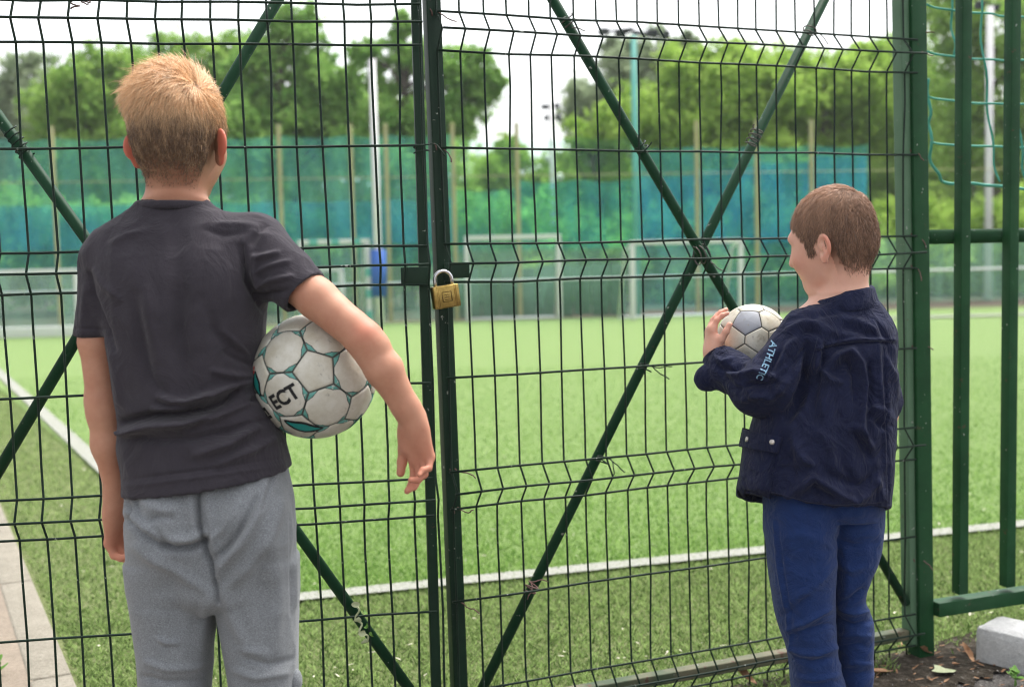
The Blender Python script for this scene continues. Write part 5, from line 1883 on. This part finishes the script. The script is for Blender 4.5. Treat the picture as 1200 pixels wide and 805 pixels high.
TR1, tv, tf = build(tr, 'sweatpants', 0.003, M['heather'], P1, 2, [(p, a * 2.2, w * .9) for p, a, w in FT1], crumple2)
# side pocket lining peeping out on the right
V_, F_ = [], []
pk = Sdf(); pk.add(ell(A(346, 797, -.01), (.011, .016, .020)), 0)
build(pk, 'pocket_lining', .002, M['heather'], P1)
for q, x in ((-1, 207), (1, 312)):
    b = A(x, 1078, .0); b[2] = 0
    so = Sdf()
    so.add(ell(b + [0.0, .0, .05], (.040, .055, .048)), 0)
    so.add(ell(b + [0.008 * q, .085, .036], (.042, .075, .034)), .03)
    so.cut(lambda P, d: np.maximum(d, .006 - P[:, 2]))
    o, _, _ = build(so, 'shoe', .004, M['shoe_dark'], P1)
    s2 = Sdf(); s2.add(cone(b + [0, -.02, .012], b + [0.01 * q, .12, .012], .044, .040, [0, 0, 1], .3), 0)
    build(s2, 'sole', .004, M['sole'], o)

# his ball
R1 = 73.0 / FPX * D1
C1 = A(368, 440, .018)
R1 = 73.3 / FPX * (D1 + .018)
dp = bdir(368, 440, 73.5, 381, 432.5)
FB1 = football('football', C1, R1, dp, bdir(368, 440, 73.5, 341.7, 409), M['ball_a'], 'scuffed white and teal football held under the arm of the fair haired boy')
V, F = text_mesh('ECT', .033, .0013)
V = V[:, :2] * np.array([.92, 1.0])
on_ball('lettering', FB1, C1, R1, bdir(368, 440, 73.5, 345, 463), V, F, M['ink'], math.radians(33))
V, F = text_mesh('EL', .033, .0013)
V = V[:, :2] * np.array([.92, 1.0])
on_ball('lettering', FB1, C1, R1, bdir(368, 440, 73.5, 320, 484.5), V, F, M['ink'], math.radians(-35))
V, F = text_mesh('TEAM', .007, .0001)
on_ball('lettering', FB1, C1, R1, bdir(368, 440, 73.5, 355, 476), V[:, :2], F, M['ink'], math.radians(33)) if False else None
a_ = np.linspace(0, 2 * np.pi, 22, endpoint=False)
el = lambda a, b, w=0.12: np.stack([a * np.cos(a_) * (1 + w * np.sin(3 * a_)), b * np.sin(a_) * (1 + w * np.cos(4 * a_))], 1)
for (x, y, a, b, rot) in ((363, 497, .031, .0125, -14), (310, 448, .020, .0105, -65), (306, 404, .022, .009, 65), (420, 503, .026, .005, 28)):
    V, F = blob2d(el(a, b)); on_ball('emblem', FB1, C1, R1, bdir(368, 440, 73.5, x, y), V, F, M['ink'], math.radians(rot), 1.0062)
    V, F = blob2d(el(a * .80, b * .58, .2)); on_ball('emblem', FB1, C1, R1, bdir(368, 440, 73.5, x, y), V, F, M['teal'], math.radians(rot), 1.0085)
for dx, dy in ((0, 0), (5, 0), (0, 6), (5, 6)):
    V, F = blob2d(np.array([(-1, -1), (1, -1), (1, 1), (-1, 1)]) * .0026)
    on_ball('emblem', FB1, C1, R1, bdir(368, 440, 73.5, 302.5 + dx * .8, 430 + dy * .8), V, F, M['red'], 0.1, 1.011)

# ================================================================ THE BROWN HAIRED BOY
D2 = 2.26
Bq = lambda px, py, dz=0.0: at(px, py, D2 + dz)
f2 = Bq(965, 930); f2 = np.array([f2[0], f2[1], 0.0])
P2 = thing('person', f2, 'smaller brown haired child in navy jacket and blue trousers looking down at a ball', 'person', 'boys at the gate')
HD2 = Head(Bq(974, 280.5, 0.0), 0.191, math.radians(47), math.radians(15), 0.03, 0.82, 0.91)
head2 = Sdf(); HD2.skull(head2)
body2 = Sdf(); HD2.skull(body2); HD2.face(body2, .6); HD2.ear(body2, 1, 0.55, -.11); HD2.ear(body2, -1, 0.42, -.11)
body2.add(cone(HD2.w((0, -.15, -.24)), Bq(987, 366, .0), .0365, .042), .009)
body2.add(loft(sect([(345, 960, 1020, .045, 0), (362, 935, 1035, .06, 0), (400, 928, 1040, .08, 0), (480, 914, 1026, .070, 0.01), (560, 918, 1012, .055, 0.01), (620, 924, 1008, .045, 0.015), (650, 930, 1004, .03, 0.015)], D2), 2.3), .03)
shL, elL, wrL = Bq(942, 392, -.05), Bq(888, 462, -.035), Bq(838, 415, .05)
body2.add(cone(shL, elL, .034, .028), .02)
body2.add(cone(elL, wrL, .027, .0185), .015)
CB = Bq(882, 398.5, .10)
hw = Bq(835, 417, .055)
hand(body2, hw, np.array([-.05, .12, 1.0]), norm(np.array([1, .1, -.05])), True, .112, curl=(.38, .45, .3), thumb=(.75, .7, .45),
     curls=[(.45, .45, .35), (.42, .42, .3), (.4, .4, .3), (.42, .45, .3)], spread=.06)
shR = Bq(1026, 396, .05)
body2.add(cone(shR, Bq(1034, 485, .09), .034, .028), .02)
body2.add(cone(Bq(1034, 485, .09), Bq(925, 440, .22), .027, .019), .015)
hand(body2, Bq(925, 438, .22), norm(Bq(895, 410, .19) - Bq(925, 438, .22)), norm(CB - Bq(905, 415, .22)), False, .112, curl=(.3, .4, .3), thumb=(.6, .7, .2))
for x0, x1, x2, dz in ((938, 951, 962, -.02), (988, 990, 1003, .03)):
    body2.add(cone(Bq(x0, 640, dz), Bq(x1, 775, dz), .038, .026), .02)
    body2.add(cone(Bq(x1, 775, dz), Bq(x2, 905, dz + .005), .026, .022), .02)
    b_ = Bq(x2, 930, dz); b_[2] = .032
    body2.add(cone(b_, b_ + np.array([-.06, .07, -.01]), .025, .022), .02)


def skin2(V):
    L = HD2.l(V)
    hl = np.where(L[:, 1] < -.08, -.40, np.where(L[:, 1] < .10, -.02, .02 + .75 * (L[:, 1] - .10)))
    hm = np.clip((L[:, 2] - hl) * 4, 0, 1) * (np.abs(L[:, 0]) < .372 * HD2.wx) * (L[:, 1] < .37) * (np.linalg.norm(L, axis=1) < .75)
    ear = np.clip((np.abs(L[:, 0]) - .35 * HD2.wx) * 20, 0, 1) * (np.abs(L[:, 2] + .11) < .22) * (np.abs(L[:, 1]) < .3)
    px, py, Z = proj(V)
    f = np.exp(-(((px - 838) / 14) ** 2 + ((py - 370) / 14) ** 2)) * .35 * (px < 870)
    ck = np.exp(-(((L[:, 0] + .2) / .1) ** 2 + ((L[:, 1] - .3) / .12) ** 2 + ((L[:, 2] + .15) / .1) ** 2)) * .3
    return {'scalp': hm * .9, 'flush': np.clip(ear * .5 + f + ck, 0, 1)}


B2, BV2, BF2 = build(body2, 'body', 0.0023, M['skin_b'], P2, 1, attrs=skin2)
for q in (-1, 1):
    V_, F_ = eyeball(HD2.w((q * .145 * HD2.wx, .325 * HD2.wy, .025)), .0100)
    obj('eye', V_, F_, M['eye'], P2)
r = np.random.default_rng(8)
Hs = Sdf(); HD2.skull(Hs); Hs.add(cone(HD2.w((0, -.15, -.24)), Bq(987, 366, .0), .0365, .042), .009)
head2 = Hs
hv, hf = Hs.mesh(0.004)
hn = vnormals(hv, hf)
L = HD2.l(hv)
hl = np.where(L[:, 1] < -.10, -.43, np.where(L[:, 1] < .05, -.10, np.where(L[:, 1] < .12, -.10, .02 + 1.25 * (L[:, 1] - .12))))
mask = (np.linalg.norm(L, axis=1) < .72) & (L[:, 2] + .05 * vnoise(L * 8, 3) > hl) & (L[:, 1] < .375)
ek = (np.abs(L[:, 1] + .06) < .11) & (L[:, 2] < .01)      # bare skin round the ear
mask &= ~ek
idx = r.choice(np.where(mask)[0], 40000)
R0 = hv[idx] + r.normal(0, .0017, (len(idx), 3)); N0 = hn[idx]; L0 = HD2.l(R0)
wh = HD2.l(Bq(1003, 226, -.03)[None])[0]
dv = (L0 - wh) @ HD2.ax
T0 = dv + np.cross(N0, dv) * 0.5
fall = np.clip((.30 - L0[:, 2]) * 2.0, 0, 1)[:, None]
T0 = T0 / (np.linalg.norm(T0, axis=1)[:, None] + 1e-9) * (1 - .6 * fall) + np.array([0.05, 0, -1.0]) * fall * .9
T0 -= N0 * (T0 * N0).sum(1)[:, None]
T0 /= np.linalg.norm(T0, axis=1)[:, None] + 1e-9
T0 = T0 + np.cross(N0, T0) * (vnoise(L0 * 24, 6) * .5)[:, None]
low = np.clip((L0[:, 2] + .46) / .36, 0, 1)
ln = (.003 + .0068 * low) * r.uniform(.7, 1.25, len(R0)) * np.where(L0[:, 2] > .25, 1.25, 1)
keep = r.uniform(0, 1, len(R0)) < np.clip(low ** 1.5 * 1.7 + .15 * vnoise(L0 * 9, 2), 0.02, 1)
lift = .12 + .16 * np.clip(L0[:, 2] * 2, 0, 1)
tint = np.clip(.20 + .50 * np.clip(L0[:, 2] / .45, 0, 1) + .24 * vnoise(L0 * [34, 34, 8], 12) + r.normal(0, .14, len(R0)), 0, 1)
strands('hair', head2, R0[keep], N0[keep], T0[keep], ln[keep], lift[keep], np.full(keep.sum(), .03), M['hair_b'], P2, tint[keep], .00034, 4, 6, .2)

# jacket
jk = Sdf()
jk.add(loft(sect([(338, 968, 1018, .048, .0), (348, 955, 1024, .058, 0), (358, 944, 1032, .066, 0), (372, 934, 1040, .078, 0), (392, 926, 1046, .090, 0), (430, 912, 1046, .100, 0), (480, 888, 1046, .112, 0), (520, 877, 1044, .116, 0), (560, 869, 1041, .120, 0), (590, 864, 1038, .122, 0), (625, 862, 1036, .122, 0)], D2), 2.35), 0.0)
jk.add(cone(Bq(946, 392, -.045), Bq(905, 446, -.052), .052, .048), .022)
jk.add(cone(Bq(905, 446, -.052), Bq(886, 458, -.04), .048, .044), .02)
jk.add(cone(Bq(884, 456, -.038), Bq(856, 434, .012), .044, .036), .012)
jk.add(cone(Bq(856, 434, .012), Bq(838, 415, .048), .036, .0255), .015)
jk.add(cone(Bq(850, 441, .01), Bq(829, 444, .03), .024, .019, [0, 1, 0], .8), .012)
jk.add(ell(Bq(826, 443, .03), (.017, .017, .021)), .012)
jk.add(cone(Bq(1018, 398, .03), Bq(1027, 470, .07), .050, .043), .022)
jk.add(cone(Bq(1027, 470, .07), Bq(1019, 500, .10), .043, .04), .02)
jk.add(cone(Bq(1019, 500, .10), Bq(932, 442, .22), .04, .03), .012)
wax = norm(Bq(830, 407, .065) - Bq(850, 428, .022))
jk.cut(planecut(Bq(838.5, 415.5, .047), wax * .8 + np.array([0, 0, .55]), .025, .0035, Bq(815, 432, -.1), Bq(862, 380, .2)))
hn2 = norm(np.cross(Bq(1040, 598, 0) - Bq(864, 582, 0), [0, 1, 0])); hn2 = hn2 if hn2[2] < 0 else -hn2
def hemcut(P, d):
    px, py, Z = proj(P)
    yy = np.interp(px, [850, 864, 905, 940, 975, 1005, 1040, 1055], [575, 578, 585, 594, 600, 600, 597, 594]) + (Z - D2) * 60
    h = (py - yy) / FPX * D2
    low = P[:, 2] < Bq(0, 540)[2]
    e = np.maximum(d, h)
    hol = np.maximum(d + .006, -(h + .03))
    e = np.maximum(e, -hol)
    return np.where(low, e, d)
jk.cut(hemcut)
jk.cut(planecut(Bq(992, 346, 0), np.array([-.22, 0, 1.0]), .015, .005, Bq(940, 372, -.2), Bq(1040, 300, .2)))
Z16 = lambda L: [(860 + x / 3.195, 380 + y / 3.5) for x, y in L]
FJ = [
    ([(1030, 398), (1031, 440), (1034, 480), (1036, 520), (1037, 560), (1038, 596)], 2.2, 2.2), ([(1036, 398), (1038, 450), (1040, 520), (1042, 590)], -2, 2.2),
    ([(955, 408), (975, 402), (1000, 398), (1030, 397), (1048, 398)], 2.5, 2.0), ([(955, 412), (975, 406), (1000, 402), (1030, 401), (1048, 402)], -2.5, 2),
    ([(972, 428), (982, 416), (998, 410), (1008, 425), (1014, 450), (1010, 480), (1011, 510)], 6, 4.5), ([(980, 436), (992, 424), (1002, 440), (1003, 470)], -5, 5), ([(1018, 425), (1020, 460), (1018, 500)], -4, 4),
    ([(960, 430), (972, 445), (985, 448)], 4, 4), ([(955, 440), (952, 470), (955, 500)], -5, 8), ([(948, 410), (945, 440), (935, 470), (922, 490)], -9, 6), ([(938, 420), (930, 450), (918, 478)], 4, 6),
    ([(962, 400), (957, 425), (950, 445)], 4, 4), ([(966, 404), (964, 425), (958, 450)], -3, 3),
    ([(1007, 500), (1015, 515), (1022, 525)], 5, 3.5), ([(1000, 505), (1010, 520), (1018, 535)], -4, 4), ([(1025, 490), (1035, 500), (1042, 498)], -4, 4), ([(1015, 480), (1028, 478), (1040, 484)], 3, 4),
    ([(922, 582), (940, 570), (953, 559), (970, 570), (985, 580), (1003, 588), (1015, 580), (1026, 565)], 5, 5), ([(935, 585), (955, 572), (975, 584)], -4, 5), ([(960, 548), (985, 562), (1010, 570), (1028, 552)], -4, 6),
    ([(930, 520), (945, 540), (965, 552)], 3.5, 6), ([(955, 500), (970, 520), (978, 545)], 3, 6), ([(985, 530), (992, 550), (1000, 565)], -3, 5), ([(1025, 540), (1028, 565), (1034, 585)], 3, 5),
    ([(900, 545), (930, 552), (960, 545)], -2, 6), ([(925, 500), (935, 520), (938, 560)], 3, 7),
    # left sleeve
    ([(852, 438), (868, 440), (886, 434), (905, 440)], 5, 4), ([(846, 430), (858, 433), (870, 428)], -4, 3.5), ([(865, 455), (880, 450), (896, 452), (910, 448)], -5, 4), ([(872, 468), (885, 462), (902, 464)], 4, 4), ([(890, 452), (905, 430), (915, 412)], -4, 4), ([(900, 468), (915, 455), (930, 430)], 4, 5),
    ([(912, 425), (922, 408), (935, 392)], 4, 4), ([(920, 442), (935, 420), (946, 402)], -4, 4), ([(858, 446), (875, 455), (890, 470)], 3, 4), ([(840, 426), (850, 440), (862, 452)], -3, 3.5), ([(838, 418), (846, 424), (856, 420)], 2.5, 3), ([(930, 395), (945, 388), (958, 392)], -3, 4), ([(925, 385), (945, 376), (962, 380)], 3, 4),
    ([(946, 374), (960, 368), (980, 366)], -2.5, 4), ([(985, 372), (1005, 376), (1025, 384)], 2.5, 5), ([(990, 384), (1010, 388), (1030, 396)], -2.5, 5), ([(965, 385), (985, 392), (1005, 392)], 2, 5), ([(1030, 380), (1042, 400), (1047, 430)], -3, 4), ([(1042, 420), (1048, 440), (1050, 465)], 3, 4),
    # pocket, hem bands and seams
    ([(868, 586), (905, 592)], 0.1, 2),
    ([(866, 572), (905, 579), (950, 591), (985, 594), (1036, 590)], -1.6, 1.6), ([(905, 520), (903, 545), (896, 582)], -2.5, 2), 
]


def crumple3(V, N):
    return (ridged(V * np.array([22, 22, 15]), 5) * .0020 + ridged(V * np.array([46, 46, 34]) + 3, 6) * .0012 + vnoise(V * 90, 7) * .0004)


JK, jv, jf = build(jk, 'jacket', 0.0026, M['navy'], P2, 2, [(p, a * 2.4, w * .95) for p, a, w in FJ], crumple3)


def on_surface(S_, px, py, D0, back=.25):
    """first point of a cloth surface along the ray of a photo pixel"""
    o = CAM; d = norm(at(px, py, 1.0) - CAM)
    t = (D0 - back) / (d @ _fw)
    for _ in range(60):
        v = S_((o + d * t)[None])[0]
        if v < 4e-4: break
        t += max(v * .7, 4e-4)
    return o + d * t


from mathutils.bvhtree import BVHTree
JBVH = BVHTree.FromPolygons([tuple(v) for v in jv], [tuple(int(i) for i in f) for f in jf])


def on_cloth(px, py):
    d = norm(at(px, py, 1.0) - CAM)
    hit, n, _, _ = JBVH.ray_cast(Vector(CAM), Vector(d))
    k = 0
    while hit is None and k < 30:                         # past the silhouette: fold round to the last cloth there is
        k += 1
        d = norm(at(px + k * (.6 if px < 960 else -.6), py - .15 * k, 1.0) - CAM)
        hit, n, _, _ = JBVH.ray_cast(Vector(CAM), Vector(d))
    if hit is None:
        return on_surface(jk, px, py, D2), -_fw
    n = np.array(n); n = n if n @ d < 0 else -n
    return np.array(hit), n


def patch(px_poly, S_, D0, thick, n=14, inset=0.0):
    """a sewn-on piece of cloth following the garment, outlined by 4 photo corners"""
    q = np.array(px_poly, float)
    U, W_ = np.meshgrid(np.linspace(0, 1, n), np.linspace(0, 1, n), indexing='ij')
    X = (1 - U) * (1 - W_) * q[0][0] + U * (1 - W_) * q[1][0] + U * W_ * q[2][0] + (1 - U) * W_ * q[3][0]
    Y = (1 - U) * (1 - W_) * q[0][1] + U * (1 - W_) * q[1][1] + U * W_ * q[2][1] + (1 - U) * W_ * q[3][1]
    H = [on_cloth(x, y) for x, y in zip(X.ravel(), Y.ravel())]
    P = np.array([h[0] for h in H])
    N = S_.grad(P)
    top = P + N * thick
    bot = P - N * .004
    id_ = np.arange(n * n).reshape(n, n)
    quad = lambda g: np.stack([g[:-1, :-1], g[1:, :-1], g[1:, 1:], g[:-1, 1:]], -1).reshape(-1, 4)
    rim = np.concatenate([id_[:, 0], id_[-1, 1:], id_[-2::-1, -1], id_[0, -2:0:-1]])
    R2 = np.roll(rim, -1)
    side = np.stack([rim, rim + n * n, R2 + n * n, R2], 1)
    return np.vstack([top, bot]), [quad(id_), side]


V, F = patch([(876, 512), (911, 514), (902, 584), (868, 577)], jk, D2, .0075)
pkt = obj('pocket', V, F, M['navy'], JK)
V, F = patch([(872, 504), (918, 512), (912, 531), (871, 524)], jk, D2, .0135)
fl = obj('pocket_flap', V, F, M['navy'], JK)
for (x, y) in ((883.5, 516), (909.5, 518.5)):
    c = on_cloth(x, y)[0]; n = jk.grad(c[None])[0]
    V, F = tube([c + n * .0125, c + n * .0158, c + n * .0164], [.0052, .0050, .0030], 16)
    obj('snap_button', V, F, M['snap'], P2)
# jacket collar
cl = []
nn_ = 40
cc = Bq(986, 349, .0)
for i in range(nn_):
    t = 2 * np.pi * i / nn_
    ex, ey = math.cos(t), math.sin(t)
    lowz = -.010 - .012 * max(0, -ex) + .004 * ex
    ri = np.array([.053 * ex, .056 * ey])
    prof = [(0.98, .013 + .008 * ex), (1.06, .016 + .008 * ex), (1.15, .012 + .008 * ex), (1.24, -.004 + .006 * ex), (1.33, -.018 + .005 * ex), (1.27, -.022), (1.08, -.020)]
    cl.append([cc + np.array([ri[0] * s, ri[1] * s, z + (-.012 if ex < -.3 else 0) * (-ex)]) for s, z in prof])
cl = np.array(cl)
m_ = cl.shape[1]
V = cl.reshape(-1, 3)
F = np.array([(i * m_ + j, ((i + 1) % nn_) * m_ + j, ((i + 1) % nn_) * m_ + j + 1, i * m_ + j + 1) for i in range(nn_) for j in range(m_ - 1)])
V = V + (vnoise(V * 40, 2) * .0012)[:, None]
obj('collar', V, F, M['navy'], JK)
def stitch(line, step=2.1, r=.0007):
    line = np.array(line, float)
    X, C = spline(np.arange(len(line)), line, 8)
    s = np.concatenate([[0], np.cumsum(np.hypot(*np.diff(C, axis=0).T))])
    parts = []
    for a in np.arange(0, s[-1] - step, step):
        q = [on_cloth(np.interp(t, s, C[:, 0]), np.interp(t, s, C[:, 1]))[0] for t in (a, a + step * .62)]
        if np.linalg.norm(q[1] - q[0]) < .012:
            off = norm(CAM - q[0]) * .0006
            parts.append(tube(np.array(q) + off, r, 4, cap=False))
    V, F = join(*parts)
    return tag(obj('stitching', V, F, M['thread'], JK), kind='stuff')


for ln_ in ([(1033, 404), (1034, 440), (1036.5, 480), (1038, 520), (1039, 560), (1039, 590)], [(956, 410), (975, 404), (1000, 400), (1030, 399), (1044, 400)],
            [(868, 569), (905, 576), (950, 588), (985, 591), (1034, 588)], [(958, 396), (953, 415), (948, 432), (945, 446)]):
    stitch(ln_)
# pale print down the sleeve
Lp = np.array([(907, 399), (903, 412), (899, 423), (894, 434), (889, 444)], float)


def sleeve_print(body, size, along):
    V, F = text_mesh(body, 1.0, .02)
    w = V[:, 0].max() - V[:, 0].min()
    x = (V[:, 0] - V[:, 0].min()) / w; y = V[:, 1]
    X, C = spline(np.arange(len(Lp)), Lp, 6)
    tX = np.interp(x, np.linspace(0, 1, len(C)), C[:, 0]); tY = np.interp(x, np.linspace(0, 1, len(C)), C[:, 1])
    dx, dy = Lp[-1] - Lp[0]; l = math.hypot(dx, dy)
    n = np.array([-dy, dx]) / l
    px, py = tX + n[0] * y * size * -1, tY + n[1] * y * size * -1
    P = np.array([on_cloth(a, b)[0] for a, b in zip(px, py)])
    return P + norm(CAM - P.mean(0)) * .0016, F


V, F = sleeve_print('ATHLETIC', 11.5, None)
obj('sleeve_print', V, F, M['print_blue'], JK)

# trousers
tp = Sdf()
tp.add(loft(sect([(530, 900, 1030, .088, 0), (590, 898, 1031, .090, 0), (604, 902, 1028, .080, 0)], D2), 2.4), 0)
tp.add(loft(sect([(560, 900, 984, .082, -.015), (610, 896.5, 980, .084, -.02), (650, 900, 977, .081, -.022), (690, 904, 976, .077, -.022), (735, 914, 977, .071, -.02), (770, 925, 981, .066, -.02), (805, 929, 989, .062, -.02), (850, 932, 991, .058, -.02), (900, 935, 987, .05, -.02), (915, 940, 982, .042, -.02)], D2), 2.3), .006)
tp.add(loft(sect([(560, 955, 1031, .080, .02), (610, 958, 1032, .082, .025), (650, 964, 1026, .078, .03), (675, 968, 1016, .074, .03), (700, 971, 1010, .07, .03), (722, 973, 1019, .068, .03), (750, 975, 1020, .064, .03), (805, 977, 1021, .06, .03), (850, 979, 1023, .056, .03), (900, 981, 1022, .05, .03), (915, 986, 1018, .042, .03)], D2), 2.3), .005)
FT2 = [
    ([(925, 737), (945, 728), (962, 718), (974, 712)], 5, 3.5), ([(928, 744), (950, 736), (974, 730)], -4, 3.5), ([(918, 755), (940, 765), (960, 766), (980, 758)], 4, 4), ([(925, 768), (950, 775), (978, 770)], -3, 4), ([(932, 792), (955, 796), (985, 790)], 3, 4), ([(930, 700), (950, 690), (970, 672)], 3, 6), ([(915, 720), (930, 715), (945, 700)], -3, 5),
    ([(986, 705), (998, 700), (1012, 690)], -5, 4), ([(985, 713), (1000, 718), (1016, 716)], 5, 3.5), ([(984, 727), (1000, 733), (1018, 727)], -5, 4), ([(986, 745), (1003, 742), (1018, 745)], 3.5, 4), ([(986, 757), (1005, 754), (1019, 757)], -3, 4), ([(986, 778), (1004, 776), (1020, 778)], 3, 4), ([(988, 790), (1005, 790), (1020, 787)], -2.5, 4),
    ([(907, 612), (911, 660), (918, 700), (926, 745), (930, 790)], 2, 2), ([(912, 612), (916, 660), (923, 700), (930, 740)], -1.5, 2), ([(915, 630), (940, 625), (965, 635)], 2.5, 6), ([(920, 650), (940, 665), (965, 660)], -2.5, 7), ([(978, 630), (1000, 640), (1025, 632)], -3, 6), ([(985, 660), (1000, 668), (1016, 662)], 3, 5), ([(990, 640), (995, 670), (990, 700)], 2, 6),
]
build(tp, 'trousers', 0.003, M['blue_fleece'], P2, 2, [(p, a * 1.8, w * .9) for p, a, w in FT2], lambda V, N: ridged(V * np.array([15, 15, 22]), 9) * .0018 + vnoise(V * 50, 4) * .0006)
for x, dz in ((961, -.02), (1002, .03)):
    b = Bq(x, 930, dz); b[2] = 0
    so = Sdf()
    so.add(ell(b + [0.0, .0, .045], (.036, .036, .045)), 0)
    so.add(cone(b + [0, 0, .03], b + [-.07, .085, .026], .036, .030), .03)
    so.cut(lambda P, d: np.maximum(d, .006 - P[:, 2]))
    o, _, _ = build(so, 'shoe', .004, M['shoe_dark'], P2)
    s2 = Sdf(); s2.add(cone(b + [.015, -.018, .012], b + [-.08, .095, .012], .039, .035, [0, 0, 1], .3), 0)
    build(s2, 'sole', .004, M['sole'], o)

R2 = 42.5 / FPX * (D2 + .10)
FB2 = football('football', CB, R2, bdir(882, 397, 40.5, 869.5, 375), bdir(882, 397, 40.5, 887, 384), M['ball_b'], 'muddy white football with one grey panel held up by the brown haired boy', 'corner', .41)


# ------------------------------------------------------------------ thin haze added to lift the brightness of the far trees and nets
hzm = bpy.data.materials.new('added_haze')
hzm.use_nodes = True
_t = hzm.node_tree
_t.nodes.remove(_t.nodes['Principled BSDF'])
_v = _t.nodes.new('ShaderNodeVolumePrincipled')
_v.inputs['Color'].default_value = (0.95, 0.97, 1.0, 1)
_v.inputs['Density'].default_value = 0.0011
_t.links.new(_v.outputs['Volume'], _t.nodes['Material Output'].inputs['Volume'])
V, F = box((0, 200, 9.5), EYE, (410, 510, 10.6))
tag(obj('haze', V, F, hzm, smooth=False), 'thin pale haze added over the pitch to lighten the trees', 'haze', None, 'stuff')
